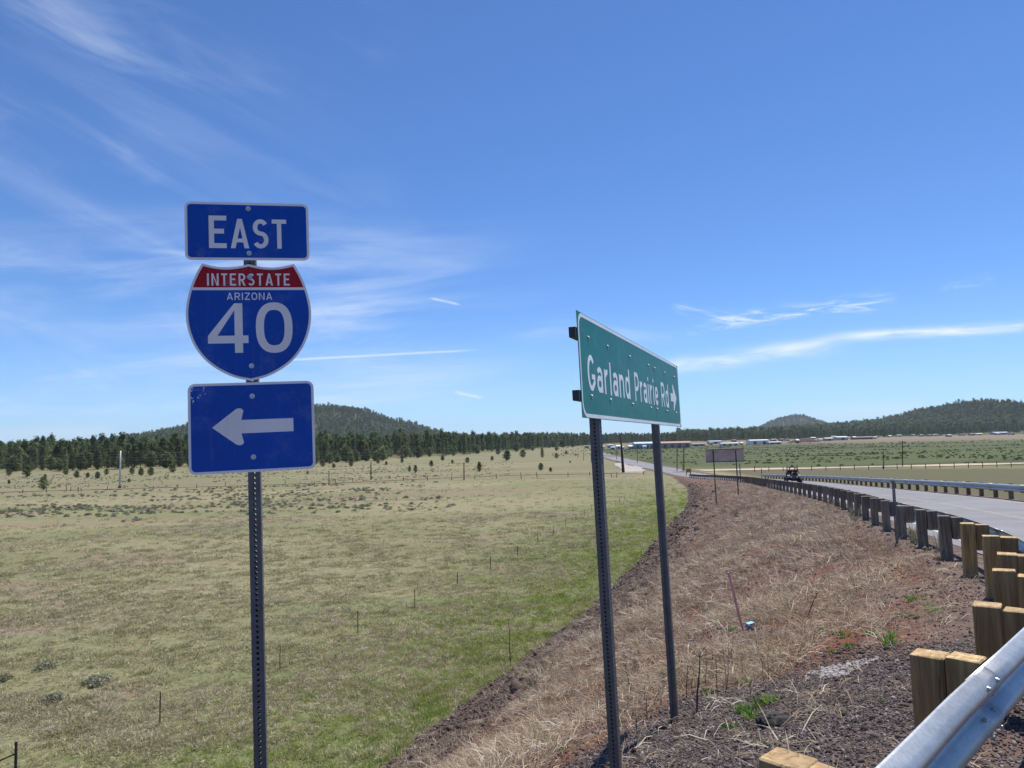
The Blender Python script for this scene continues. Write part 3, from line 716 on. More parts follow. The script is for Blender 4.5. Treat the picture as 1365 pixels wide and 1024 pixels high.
# brushy dead weeds further along the bank
source('brush', [clump('dead_brush', 26, 0.20, 0.19, 1.0, 0.011, M['straw_pink'], lie=0.55) for k in range(5)])
x, y, z, d_, to, s_, e_, r_ = polar(40000, 11, 150, 0, 34, 0.75)
patch = vnoise(x / 2.5, y / 2.5, 33) + .5 * vnoise(x / .8, y / .8, 38)
lowf = d_ / np.maximum(d_ + to * 1.9, 1)
keep = (to > 0.15) & (d_ > 0.6) & (e_ < 0) & (RNG.uniform(size=len(x)) < sst(r_, 9, 24)) & (RNG.uniform(size=len(x)) > sst(lowf, .45, .72) * 0.85) & (RNG.uniform(size=len(x)) < .15 + sst(patch, -.3, .2))
P = np.stack([x, y, z - 0.02], 1)[keep]; n = len(P)
scatter('dead_brush', P, rotz(n, 0.2), RNG.uniform(0.5, 1.15, n) * np.clip(0.7 + r_[keep] / 70, .7, 1.6), SRC['brush'], 'pinkish brown dead weeds covering the top of the bank', 'dead weeds')
# meadow
source('lush', [clump('green_grass', 26, 0.13, 0.15, 0.9, 0.010, M['grass']) for k in range(5)])
source('meadow', [clump('meadow_grass', 30, 0.17, 0.10, 1.1, 0.011, M['grass_dull'], lie=.3) for k in range(5)])
x, y, z, d_, to, s_, e_, r_ = polar(52000, 15, 130, -40, 16, 0.9)
gn = vnoise(x / 6, y / 3, 34) * 14 + vnoise(x / 1.5, y / 1.5, 35) * 5
tn = d_ - 1.9 * np.clip(6 - r_ * 0, 0, 0)
dt = d_ - np.interp(r_, [15, 30, 60, 100, 150], [12.7, 12.4, 11.5, 9.5, 7])   # distance from the toe of the bank
lush = (to < 0.10) & (e_ < 0) & (RNG.uniform(size=len(x)) < np.clip(1.0 - (dt + gn * .8) / 11, 0.0, 1) * (1 - .7 * sst(r_, 60, 130)) * (.25 + .75 * sst(vnoise(x / .9, y / .9, 77), -.3, .2))) & (dt < 24)
P = np.stack([x, y, z - 0.01], 1)[lush]; n = len(P)
hg = np.clip(1.35 - dt[lush] / 9, .5, 1.3)
scatter('green_grass', P, rotz(n, .15), np.stack([np.clip(.7 + r_[lush] / 50, .8, 2.4) * RNG.uniform(.7, 1.2, n)] * 2 + [hg * RNG.uniform(.6, 1.2, n) * np.clip(.8 + r_[lush] / 120, .8, 1.4)], 1), SRC['lush'], 'lush green grass along the foot of the bank', 'grass')
x, y, z, d_, to, s_, e_, r_ = polar(70000, 16, 170, -40, 16, 0.9)
keep = (to < 0.02) & (e_ < 0) & (RNG.uniform(size=len(x)) < (.12 + .9 * sst(vnoise(x / 2.2, y / 1.2, 36) + .7 * vnoise(x / .7, y / .7, 37), -.3, .4)) * (1 - .9 * sst(r_, 35, 110)))
P = np.stack([x, y, z - 0.01], 1)[keep]; n = len(P)
scatter('meadow_grass', P, rotz(n, .1), RNG.uniform(.6, 1.3, n) * np.clip(.7 + r_[keep] / 50, .8, 2.6), SRC['meadow'], 'short grey green meadow grass of the flat field', 'grass')
# rocks
source('rocks', [rockmesh('cinder_rock', M['rock'], seed=k) for k in range(8)])
x, y, z, d_, to, s_, e_, r_ = polar(60000, 14, 130, -14, 20, 0.8)
lowf = d_ / np.maximum(d_ + to * 1.9, 1)
keep = (to > 0.02) & (e_ < 0) & (d_ > 1) & (RNG.uniform(size=len(x)) < sst(lowf + vnoise(x / 2, y / 2, 39) * .3, .45, .72))
P = np.stack([x, y, z + 0.01], 1)[keep]; n = len(P)
scatter('cinder_rocks', P, rotz(n, 1.0), np.exp(RNG.normal(math.log(0.028), .6, n)) * np.clip(r_[keep] / 30, .8, 2.2), SRC['rocks'], 'dark brown cinder rocks along the foot of the bank', 'rocks')
x, y, z, d_, to, s_, e_, r_ = polar(26000, 3, 40, -22, 40, 0.6)
keep = (to > 0.2) & (e_ < 1) & (d_ > 0.1); P = np.stack([x, y, z + 0.003], 1)[keep]; n = len(P)
scatter('cinder_stones', P, rotz(n, 1.0), np.exp(RNG.normal(math.log(0.014), .5, n)) * np.clip(r_[keep] / 12, .8, 2.2), SRC['rocks'], 'small dark stones strewn over the road bank', 'stones')
source('gravel', [rockmesh('gravel_stone', M['gravel'], (1, .85, .6), seed=20 + k) for k in range(10)])
x, y, z, d_, to, s_, e_, r_ = polar(110000, 2.0, 12, -10, 42, 0.0)
keep = (to > 0.5) & (RNG.uniform(size=len(x)) < np.where((d_ < np.where(y + vnoise(x / 1.1, y / 1.1, 91) * 2 < 7.4, 3.1, .25)) & (e_ < 0.6), 1.0, 0.10)) & (e_ < .8)
P = np.stack([x, y, z + 0.002], 1)[keep]; n = len(P)
scatter('shoulder_gravel', P, rotz(n, 1.0), np.exp(RNG.normal(math.log(0.0085), .45, n)), SRC['gravel'], 'dark grey gravel of the road shoulder inside and outside the rail', 'gravel')
# sagebrush and far shrubs
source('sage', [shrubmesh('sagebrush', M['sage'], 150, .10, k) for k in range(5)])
M['dry_meadow'] = leafmat('dry_meadow_grass', ((0.22, 0.165, 0.115), (0.42, 0.34, 0.25), (0.68, 0.59, 0.46)), 0.3, 0.7)
source('drymeadow', [clump('dry_meadow_grass', 24, 0.20, 0.13, 1.1, 0.011, M['dry_meadow'], lie=0.4) for k in range(4)])
# dry pinkish patches in the meadow
x, y, z, d_, to, s_, e_, r_ = polar(36000, 18, 140, -40, 12, 0.9)
pn = vnoise(x / 16, y / 6, 46) + .5 * vnoise(x / 5, y / 3, 47) + .25 * vnoise(x / 1.2, y / 1.2, 48)
keep = (to < 0.02) & (e_ < 0) & (pn > .12)
P = np.stack([x, y, z - 0.01], 1)[keep]; n = len(P)
scatter('dry_meadow_grass', P, rotz(n, .15), RNG.uniform(.5, 1.0, n) * np.clip(.7 + r_[keep] / 60, .8, 2.2), SRC['drymeadow'], 'pinkish patches of dead grass in the flat meadow', 'dead grass')
x, y, z, d_, to, s_, e_, r_ = polar(24000, 75, 330, -44, 0, 0.3)
den = np.where(r_ < 175, sst(y, 82, 105) * (x < -6 - (y - 80) * .1), np.where(r_ > 182, .8, 0))
pn = vnoise(x / 14, y / 5, 41) + .6 * vnoise(x / 5, y / 3, 42)
keep = (RNG.uniform(size=len(x)) < den * sst(pn, -.25, .35) * np.where(x < -20, .55, .25)) & (d_ > 20)
P = np.stack([x, y, z - 0.05], 1)[keep]; n = len(P)
scatter('sagebrush', P, rotz(n, .1), RNG.uniform(.35, 1.1, n) * np.where(r_[keep] > 180, .8, 1.0), SRC['sage'], 'grey green sagebrush dotted over the far meadow', 'sagebrush')
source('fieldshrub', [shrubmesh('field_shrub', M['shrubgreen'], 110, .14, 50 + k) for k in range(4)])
x, y, z, d_, to, s_, e_, r_ = polar(9000, 200, 760, 3, 44, 0.6)
pn = vnoise(x / 40, y / 9, 44); keep = (e_ > 14) & (y > 199 + np.maximum(x - 250, 0) * .06) & (RNG.uniform(size=len(x)) < sst(pn, -.1, .3))
P = np.stack([x, y, z - 0.1], 1)[keep]; n = len(P)
scatter('field_shrubs', P, rotz(n, .1), RNG.uniform(.45, 1.25, n) * (1 + r_[keep] / 1500), SRC['fieldshrub'], 'low green shrubs dotted over the green fields beyond the dirt road', 'shrubs')

ORD = ['first', 'second', 'third', 'fourth', 'fifth', 'sixth', 'seventh', 'eighth', 'ninth', 'tenth', 'eleventh', 'twelfth', 'thirteenth', 'fourteenth']
def row_labels(pxs, marks, fmt):
    """a label per item by its rank to the left or right of the nearest landmark; marks = [(px, phrase)]"""
    near = [min(marks, key=lambda m_: abs(m_[0] - p)) for p in pxs]; out = []
    for p, m_ in zip(pxs, near):
        side_ = 'right' if p >= m_[0] else 'left'
        rk = sum(1 for q_, n_ in zip(pxs, near) if n_ is m_ and (q_ >= m_[0]) == (p >= m_[0]) and abs(q_ - m_[0]) < abs(p - m_[0]))
        out.append(fmt % (ORD[min(rk, 13)], side_, m_[1]))
    return out

LM = [(885, 900, 'the right sign post'), (812, 930, 'the left sign post'), (985, 800, 'the pink survey lath'), (1030, 967, 'the black asphalt lump'), (1120, 893, 'the pale rubble patch'), (1230, 850, 'the near timber posts'), (1198, 710, 'the leaning square post')]
def near_labels(it, fmt):
    out = []; near = [min(LM, key=lambda m_: (m_[0] - x) ** 2 + (m_[1] - y) ** 2) for x, y in it]
    for (x, y), m_ in zip(it, near):
        rk = sum(1 for (a, b_), n_ in zip(it, near) if n_ is m_ and (a - m_[0]) ** 2 + (b_ - m_[1]) ** 2 < (x - m_[0]) ** 2 + (y - m_[1]) ** 2)
        dx, dy = x - m_[0], y - m_[1]; w = ('right of' if dx > 0 else 'left of') if abs(dx) > abs(dy) else ('below' if dy > 0 else 'above')
        out.append(fmt % (('closest', 'second closest', 'third closest', 'fourth closest', 'fifth closest', 'sixth closest', 'seventh closest', 'eighth closest')[min(rk, 7)], m_[2], w))
    return out

# ------------------------------------------------------------------ pines
def crownmesh(name, H, seed, n, leaf, mat, base=.22, wide=.17, round_=0.5):
    rg = np.random.default_rng(seed); V, Fc, T = [], [], []
    nb = 26; ph = rg.uniform(0, 6.28, nb); off = rg.uniform(.65, 1.15, nb)
    for k in range(n):
        q = rg.uniform() ** 0.8; z = base + (1 - base) * q
        pr = (np.sin(np.pi * min(1, (1 - q) * (0.62 + .3 * round_) + .04)) ** (.8)) * wide * H
        b_ = int(q * nb) % nb; a = rg.normal(ph[b_], 1.1) if rg.uniform() < .65 else rg.uniform(0, 6.28)
        rad = pr * (rg.uniform(.15, 1) ** .55) * off[b_]
        c_ = np.array([np.cos(a) * rad, np.sin(a) * rad, z * H + rg.normal(0, .01 * H) + .04 * rad])
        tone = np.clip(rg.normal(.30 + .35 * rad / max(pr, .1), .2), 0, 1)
        for w in range(3):
            b0 = len(V); cc = c_ + rg.normal(0, leaf * .45, 3)
            d1 = rg.normal(0, 1, 3); d1[2] *= .5; d1 /= np.linalg.norm(d1); d2 = rg.normal(0, 1, 3); d2[2] *= .6; d2 /= np.linalg.norm(d2)
            V += [cc + d1 * leaf * .7, cc - d1 * leaf * .5 + d2 * leaf * .35, cc - d2 * leaf * .5]; T += [tone] * 3; Fc.append((b0, b0 + 1, b0 + 2))
    return np_mesh(name, V, Fc, mat, {'tone': T})
def trunkmesh(H, r0, seed, low=.22):
    mb = MB(); rr_ = random.Random(seed); w1, w2 = rr_.uniform(-.012, .012) * H, rr_.uniform(-.012, .012) * H
    mb.tube([(0, 0, -.4), (0, 0, .15 * H), (w1, w2, .5 * H), (w1 * .4, w2, .8 * H), (0, 0, .97 * H)], [r0 * 1.2, r0, r0 * .72, r0 * .4, r0 * .08], 7)
    for k in range(9):
        z = H * (low + (0.9 - low) * k / 9); a = rr_.uniform(0, 6.28); L_ = H * .13 * (1 - .7 * k / 9)
        mb.tube([(w1 * .5, w2 * .5, z), (math.cos(a) * L_ * .6, math.sin(a) * L_ * .6, z + L_ * .1), (math.cos(a) * L_, math.sin(a) * L_, z + L_ * .35)], [r0 * .28, r0 * .18, r0 * .05], 4)
    return mb.mesh('trunk', M['bark'])
PINES = []
for k in range(7):
    H = [15, 17, 13, 19, 16, 12, 18][k]
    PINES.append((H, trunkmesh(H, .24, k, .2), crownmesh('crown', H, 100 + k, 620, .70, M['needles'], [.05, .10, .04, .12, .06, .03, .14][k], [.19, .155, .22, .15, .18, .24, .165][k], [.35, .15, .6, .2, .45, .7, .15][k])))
YOUNG = []
for k in range(4):
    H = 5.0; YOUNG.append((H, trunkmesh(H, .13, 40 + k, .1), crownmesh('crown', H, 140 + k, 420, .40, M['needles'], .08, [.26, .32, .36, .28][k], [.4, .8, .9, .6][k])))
def pine(x, y, H, var, label, group=None, name='pine_tree', young=False, wide=1.0):
    h0, tm, cm = (YOUNG if young else PINES)[var % (4 if young else 7)]; s_ = H / h0
    e = empty(name, (x, y, gz(x, y) - .05), RNG.uniform(0, 6.28)); tag(e, label, 'tree', group); e.scale = (s_ * wide, s_ * wide, s_)
    link('trunk', tm, e); link('crown', cm, e); return e
EDGEPX = ([-300, 0, 250, 430, 500, 600, 700, 760, 850, 1000, 1200, 1365, 1700], [345, 360, 380, 385, 430, 540, 700, 930, 1200, 1300, 1330, 1380, 1400])
def forest_edge(x, y):
    return np.interp(682 + 986 * x / np.maximum(y, 1), *EDGEPX)
# individual trees at the front of the wood
cand = []
q = RNG.uniform(size=(9000, 2)); pxs = -160 + 1700 * q[:, 0]; uu = (pxs - 682) / 986
ed = np.interp(pxs, *EDGEPX) * (1 + .10 * vnoise(pxs / 22, pxs * 0, 71) + .08 * vnoise(pxs / 7, pxs * 0, 72)); D0 = ed + (q[:, 1] ** 1.3) * 210 - 14 * (RNG.uniform(size=9000) < .3)
used = {}
for k in np.argsort(D0):
    xx, yy = uu[k] * D0[k], D0[k]; key = (int(xx // 8), int(yy // 8))
    if any((key[0] + a, key[1] + b_) in used for a in (0,) for b_ in (0,)): continue
    used[key] = 1; cand.append((xx, yy, D0[k] - ed[k]))
cand = np.array(cand)
sz = 16.0 / cand[:, 1] * (1.25 - np.clip(cand[:, 2] / 150, 0, 1)); order = np.argsort(-sz)
inframe = (682 + 986 * cand[:, 0] / cand[:, 1] > -30) & (682 + 986 * cand[:, 0] / cand[:, 1] < 1400)
front_ids = [k for k in order if inframe[k]][:185]
fs = set(front_ids)
for k in front_ids:
    x, y, dd = cand[k]; H = float(np.clip(RNG.normal(12.0, 2.4), 6, 17.5)) * (0.75 if dd < 5 else 1.0) * (1.0 if RNG.uniform() > .15 else .6)
    pine(x, y, H, int(RNG.integers(7)), 'ponderosa pine in the front ranks of the pine wood behind the meadow', 'pines along the front edge of the wood')
for k in range(85):
    px = float(RNG.uniform(-10, 800)) if k < 70 else float(RNG.uniform(800, 1365)); D_0 = float(np.interp(px, *EDGEPX)) * float(RNG.uniform(.90, 1.03)); u_ = (px - 682) / 986
    pine(u_ * D_0, D_0, float(RNG.uniform(2.5, 8.5)), k, 'young bushy pine in the scrubby fringe right at the front of the wood', 'young pines fringing the wood', young=True, wide=float(RNG.uniform(1.1, 1.7)))
rest = np.array([cand[k] for k in range(len(cand)) if k not in fs])
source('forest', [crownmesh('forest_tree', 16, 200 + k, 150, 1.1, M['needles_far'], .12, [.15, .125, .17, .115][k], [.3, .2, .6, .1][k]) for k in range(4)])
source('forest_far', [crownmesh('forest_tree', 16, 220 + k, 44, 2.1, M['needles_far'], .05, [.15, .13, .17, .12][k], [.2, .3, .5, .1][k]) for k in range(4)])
rz_ = terrain(rest[:, 0], rest[:, 1]); n = len(rest); sc_ = np.clip(RNG.normal(.80, .15, n), .45, 1.2)
P = np.stack([rest[:, 0], rest[:, 1], rz_ - .3], 1)
# deeper ranks of the flat wood, as far as they show over the front ones
n2_ = 9000; pxs = RNG.uniform(-260, 1640, n2_); ed = np.interp(pxs, *EDGEPX); D1 = ed + 190 + RNG.uniform(size=n2_) ** 1.4 * 900; uu = (pxs - 682) / 986
P2 = np.stack([uu * D1, D1, terrain(uu * D1, D1) - .3], 1)
P = np.vstack([P, P2]); n = len(P)
scatter('pine_forest', P, rotz(n), np.stack([np.concatenate([sc_, np.clip(RNG.normal(.86, .16, n2_), .5, 1.25)])] * 3, 1), SRC['forest'], 'dense dark pine forest behind the meadow and the settlement', 'forest')
PP = []
for (px0, px1, d0, d1, cnt) in ((60, 760, 1500, 3000, 17000), (900, 1520, 1500, 2500, 20000), (900, 1140, 3900, 4900, 12000)):
    pxs = RNG.uniform(px0, px1, cnt); D1 = RNG.uniform(d0, d1, cnt); uu = (pxs - 682) / 986; x, y = uu * D1, D1; z = terrain(x, y)
    k_ = RNG.uniform(size=cnt) < .62 + .7 * vnoise(x / 70, y / 70, 61) + .5 * vnoise(x / 25, y / 25, 62) + .25 * sst(z, 5, 30)
    PP.append(np.stack([x, y, z - .5], 1)[k_])
P = np.vstack(PP); n = len(P)
scatter('hill_forest', P, rotz(n), np.clip(RNG.normal(1.05, .25, n), .5, 1.7) * np.where(P[:, 1] > 3500, .85, 1.0), SRC['forest_far'], 'pine forest covering the low hills on the horizon', 'forest')

# trees standing free on the meadow, where the photograph has them: px, base py, height px
def free_tree(px, py, hpx, label, group=None, young=True, var=0, wide=1.0, name='pine_tree'):
    g = ground(px, py, 60, 1400); H = hpx * g.y / 986; return pine(g.x, g.y, H, var, label, group, name, young, wide)
free_tree(58, 653, 17, 'lone bushy pine standing by itself at the dirt track on the far left', var=2, wide=1.15)
free_tree(36, 636, 15, 'broad dark pine standing ahead of the wood at the left edge', young=True, var=1, wide=1.3)
free_tree(468, 622, 18, 'tall dark pine ahead of the wood right of the blue arrow sign', young=False, var=5)
free_tree(723, 610, 13, 'dark pine standing clear of the wood left of the green sign posts', young=False, var=2)
free_tree(639, 629, 13, 'rounded young pine alone on the mid meadow near the thin dark poles', var=3)
for k, (px, py, h) in enumerate([(546, 629, 8), (554, 630, 9.5)]):
    free_tree(px, py, h, ['left one of the pair of small pines standing together on the meadow', 'right one of the pair of small pines standing together on the meadow'][k], var=k)
SMALL = ([(12, 645, 5), (102, 637, 9), (172, 643, 5), (188, 634, 10), (176, 632, 9), (201, 634, 11), (230, 630, 10), (130, 638, 9), (117, 637, 7), (88, 633, 9), (12, 634, 9), (142, 633, 8), (575, 622, 8), (676, 614, 13), (697, 610, 10), (721, 627, 9.5), (734, 629, 6), (742, 611, 7), (623, 617, 7), (656, 614, 6), (603, 618, 5), (430, 622, 9), (445, 624, 6), (504, 618, 7), (515, 620, 5), (755, 606, 5), (664, 606, 8), (590, 614, 7), (536, 617, 6), (710, 601, 6), (742, 601, 6), (60, 638, 6), (20, 628, 8), (410, 632, 4), (760, 617, 3)])
lb = row_labels([q[0] + q[1] * .001 for q in SMALL], [(59, 'the lone bushy pine'), (160, 'the pale steel pole'), (250, 'the blue arrow sign'), (422, 'the blue arrow sign edge'), (494, 'the near thin meadow pole'), (550, 'the pair of small pines'), (618, 'the lone track pole'), (723, 'the dark clear-standing pine')], '%s small meadow pine counting %s from %s')
for k, (px, py, h) in enumerate(SMALL): free_tree(px, py, h, lb[k], 'small pines dotted over the meadow', var=k, wide=1.45)

# ------------------------------------------------------------------ guardrails
def wprofile(n=22):
    H_ = np.array([-.156, -.150, -.130, -.110, -.080, -.055, -.030, -.012, .012, .030, .055, .080, .110, .130, .150, .156])
    O_ = np.array([.004, .014, .052, .076, .083, .070, .032, .006, .006, .032, .070, .083, .076, .052, .014, .004])
    return list(zip(O_, H_))
PROF = wprofile()
def rail_panel(curve, s0, s1, zf, flip=1, extra=0.0, step=.2, base=0.0, taper=0.0):
    n = max(2, int((s1 - s0) / step)); V = []; Fc = []; m_ = len(PROF); th_ = .0035
    for k in range(n + 1):
        q = s0 + (s1 - s0) * k / n; (x0, y0), tg = curve.at(q, base)
        z0 = zf(q) + .545; nx_, ny_ = tg[1] * flip, -tg[0] * flip
        sag = .006 * math.sin(q * 1.3) 
        for lay in (0, 1):
            for o_, h_ in PROF:
                oo = o_ + extra + (0 if lay else th_); V.append((x0 + nx_ * (oo + sag), y0 + ny_ * (oo + sag), z0 + h_ * (1 if lay else 1.012)))
    w = 2 * m_
    for k in range(n):
        a = k * w; b_ = a + w
        for q in range(m_ - 1):
            Fc.append((a + q, a + q + 1, b_ + q + 1, b_ + q)); Fc.append((a + m_ + q, b_ + m_ + q, b_ + m_ + q + 1, a + m_ + q + 1))
        Fc.append((a, b_, b_ + m_, a + m_)); Fc.append((a + m_ - 1, a + 2 * m_ - 1, b_ + 2 * m_ - 1, b_ + m_ - 1))
    for a in (0, n * w):
        for q in range(m_ - 1): Fc.append((a + q, a + m_ + q, a + m_ + q + 1, a + q + 1))
    return V, Fc
def postmesh(name, mat, w, d, h0, h1, seed):
    random.seed(seed); mb = MB(); mb.cbox((0, 0, (h0 + h1) / 2), (w, d, h1 - h0), .006, jit=.003)
    mb.m = [1 if all(abs(mb.v[i_][2] - h1) < .012 for i_ in f) else 0 for f in mb.f]; return mb.mesh(name, [mat, M['wood_end_sunlit'] if mat is M['wood_new'] else mat])
boltmb = MB().tube([(0, 0, 0), (0, .012, 0)], .019, 10).tube([(0, .012, 0), (0, .022, 0)], .012, 6)
BOLT = boltmb.mesh('bolt', M['bolt'])
def guardrail(curve, stations, zf, flip, mats, label, panels, base=0.0, bolts=0):
    """flip=+1: traffic on the right of the curve"""
    (x, y), _ = curve.at(stations[0], base); root = empty('guardrail', (0, 0, 0)); tag(root, label, 'guardrail')
    for k, (a, b_) in enumerate(panels):
        ex = .006 if k % 2 else 0.0
        V, Fc = rail_panel(curve, a - (.16 if k else 0), b_ + .16, zf, flip, ex, .2 if a < 25 else .6, base)
        o = link('rail_panel', np_mesh('rail_panel', V, Fc, M['rail'], smooth=True), root)
        if a < bolts:
            for sgn in (-1, 1):
                for hh in (-.115, -.04, .04, .115):
                    (xx, yy), tg = curve.at(b_ + sgn * .09, base + flip * (.082 if abs(hh) > .1 else .055)); 
                    ob = link('splice_bolt', BOLT, o, (xx, yy, zf(b_) + .545 + hh), math.atan2(tg[1], tg[0]) + (math.pi if flip > 0 else 0)); ob.scale = (.7, .7, .7)
    PM = {}
    for i_, (mk) in enumerate(mats):
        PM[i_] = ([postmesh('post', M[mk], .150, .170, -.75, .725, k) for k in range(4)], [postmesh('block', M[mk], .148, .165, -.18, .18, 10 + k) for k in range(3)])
    rr_ = random.Random(3)
    for k, q in enumerate(stations):
        i_ = 0 if (q < curve_new and len(mats) > 1) or len(mats) == 1 else 1
        (bx_, by_), tg = curve.at(q, base + flip * -.085); (px_, py_), _ = curve.at(q, base + flip * -.258)
        ang = math.atan2(tg[1], tg[0]); z0 = zf(q)
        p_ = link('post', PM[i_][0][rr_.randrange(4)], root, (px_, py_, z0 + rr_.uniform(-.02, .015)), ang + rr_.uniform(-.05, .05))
        p_.rotation_euler = (rr_.uniform(-.02, .02), rr_.uniform(-.02, .02), p_.rotation_euler[2])
        if q < bolts:
            (fx, fy), _ = curve.at(q, base + flip * .008); bb_ = link('post_bolt', BOLT, root, (fx, fy, z0 + .545), ang + (math.pi if flip > 0 else 0)); bb_.scale = (1.1, 1.3, 1.1)
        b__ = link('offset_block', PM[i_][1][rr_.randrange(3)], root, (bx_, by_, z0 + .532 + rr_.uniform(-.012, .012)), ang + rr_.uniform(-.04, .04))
    return root
def zrl(q):
    (x, y), _ = RAIL.at(q); _, e = EDGE.dist([x], [y]); return max(_ey(e[0]), 0.0)
def rs(x, y): return float(RAIL.dist([x], [y])[1][0])
NEARP = [(1.13, 2.66), (2.43, 4.02), (3.46, 5.08), (4.39, 6.3), (5.06, 7.3), (5.84, 8.74)]
st_l = [rs(x, y) + .076 for x, y in NEARP]
s0 = st_l[0]
back = [s0 - 1.35 * k for k in range(1, 9)][::-1]
fwd = []; q = st_l[-1] + 2.05
while q < RAIL.L - .4: fwd.append(q); q += 2.0
curve_new = rs(7.3, 11.6)
stations = back + st_l + fwd
pan = []; a = rs(2.33, 3.90) + .0 - 3.81 * 4
while a < RAIL.L - 4: pan.append((a, a + 3.81)); a += 3.81
gl = guardrail(RAIL, stations, zrl, 1, ['wood_new', 'wood_old'], 'nearer galvanised guardrail on timber posts curving past the camera down the road side', pan, bolts=rs(7, 11))
# right rail follows the road's right edge
def zrr(q): return max(_ey(q), 0.0)
q0 = float(EDGE.dist([19.0], [14.0])[1][0]); q1 = float(EDGE.dist([40.5], [124])[1][0])
curve_new = -1
st_r = list(np.arange(q0, q1, 1.905)); pan = [(a, a + 3.81) for a in np.arange(q0 - .3, q1 - 2, 3.81)]
gr_ = guardrail(EDGE, st_r, zrr, -1, ['wood_right'], 'farther guardrail along the right side of the road, seen from its traffic side', pan, base=ROADW, bolts=0)
(x, y), _ = EDGE.at(q1 + .8, ROADW + .3); mb = MB().cbox((0, 0, .75), (.10, .10, 1.7), .01)
o = mb.build('marker_post', M['dark_steel'], None, (x, y, zrr(q1))); tag(o, 'upright dark marker post at the far end of the farther guardrail', 'post')

# ------------------------------------------------------------------ perforated sign posts
def perf_post(w, z0, z1, mat, pitch=.0254, hr=.0072):
    """square steel tube with a row of round holes in each side; the holes are open"""
    V, Fc = [], []; n = int((z1 - z0) / pitch); h = w / 2; th_ = .0027
    for sd in range(4):
        a = math.pi / 2 * sd; ca, sa = math.cos(a), math.sin(a)
        def P(u_, d__, z_): return (u_ * ca - d__ * sa * -1 * -1 if False else u_ * ca + d__ * sa, u_ * sa - d__ * ca, z_)
        for k in range(n):
            za, zb = z0 + k * pitch, z0 + (k + 1) * pitch; zc = (za + zb) / 2; b0 = len(V)
            V += [P(-h, h, za), P(h, h, za), P(h, h, zb), P(-h, h, zb)]
            V += [P(hr * math.cos(q_), h, zc + hr * math.sin(q_)) for q_ in [math.pi / 4 * i_ - 3 * math.pi / 4 for i_ in range(8)]]
            V += [P(hr * math.cos(q_), h - th_, zc + hr * math.sin(q_)) for q_ in [math.pi / 4 * i_ - 3 * math.pi / 4 for i_ in range(8)]]
            o_ = b0 + 4
            # corner fans: hole vertices 0..7 start lower-left (-135 deg)
            Fc += [(b0, b0 + 1, o_ + 2, o_ + 1), (b0, o_ + 1, o_, o_), (b0 + 1, b0 + 2, o_ + 4, o_ + 3), (b0 + 1, o_ + 3, o_ + 2, o_ + 2), (b0 + 2, b0 + 3, o_ + 6, o_ + 5), (b0 + 2, o_ + 5, o_ + 4, o_ + 4), (b0 + 3, b0, o_, o_ + 7), (b0 + 3, o_ + 7, o_ + 6, o_ + 6)]
            for i_ in range(8): Fc.append((o_ + i_, o_ + (i_ + 1) % 8, o_ + 8 + (i_ + 1) % 8, o_ + 8 + i_))
    # inner faces keep the tube dark and give it wall thickness
    Fq = [f for f in Fc if f[2] != f[3]]; Ft = [f[:3] for f in Fc if f[2] == f[3]]
    ztop = z0 + n * pitch; b0 = len(V); hi = h - th_
    V += [(-h, -h, ztop), (h, -h, ztop), (h, h, ztop), (-h, h, ztop), (-hi, -hi, ztop), (hi, -hi, ztop), (hi, hi, ztop), (-hi, hi, ztop)]
    Fq += [(b0, b0 + 1, b0 + 5, b0 + 4), (b0 + 1, b0 + 2, b0 + 6, b0 + 5), (b0 + 2, b0 + 3, b0 + 7, b0 + 6), (b0 + 3, b0, b0 + 4, b0 + 7)]
    me = bpy.data.meshes.new('post'); me.from_pydata(V, [], Fq + Ft); me.materials.append(mat); me.update(); return me

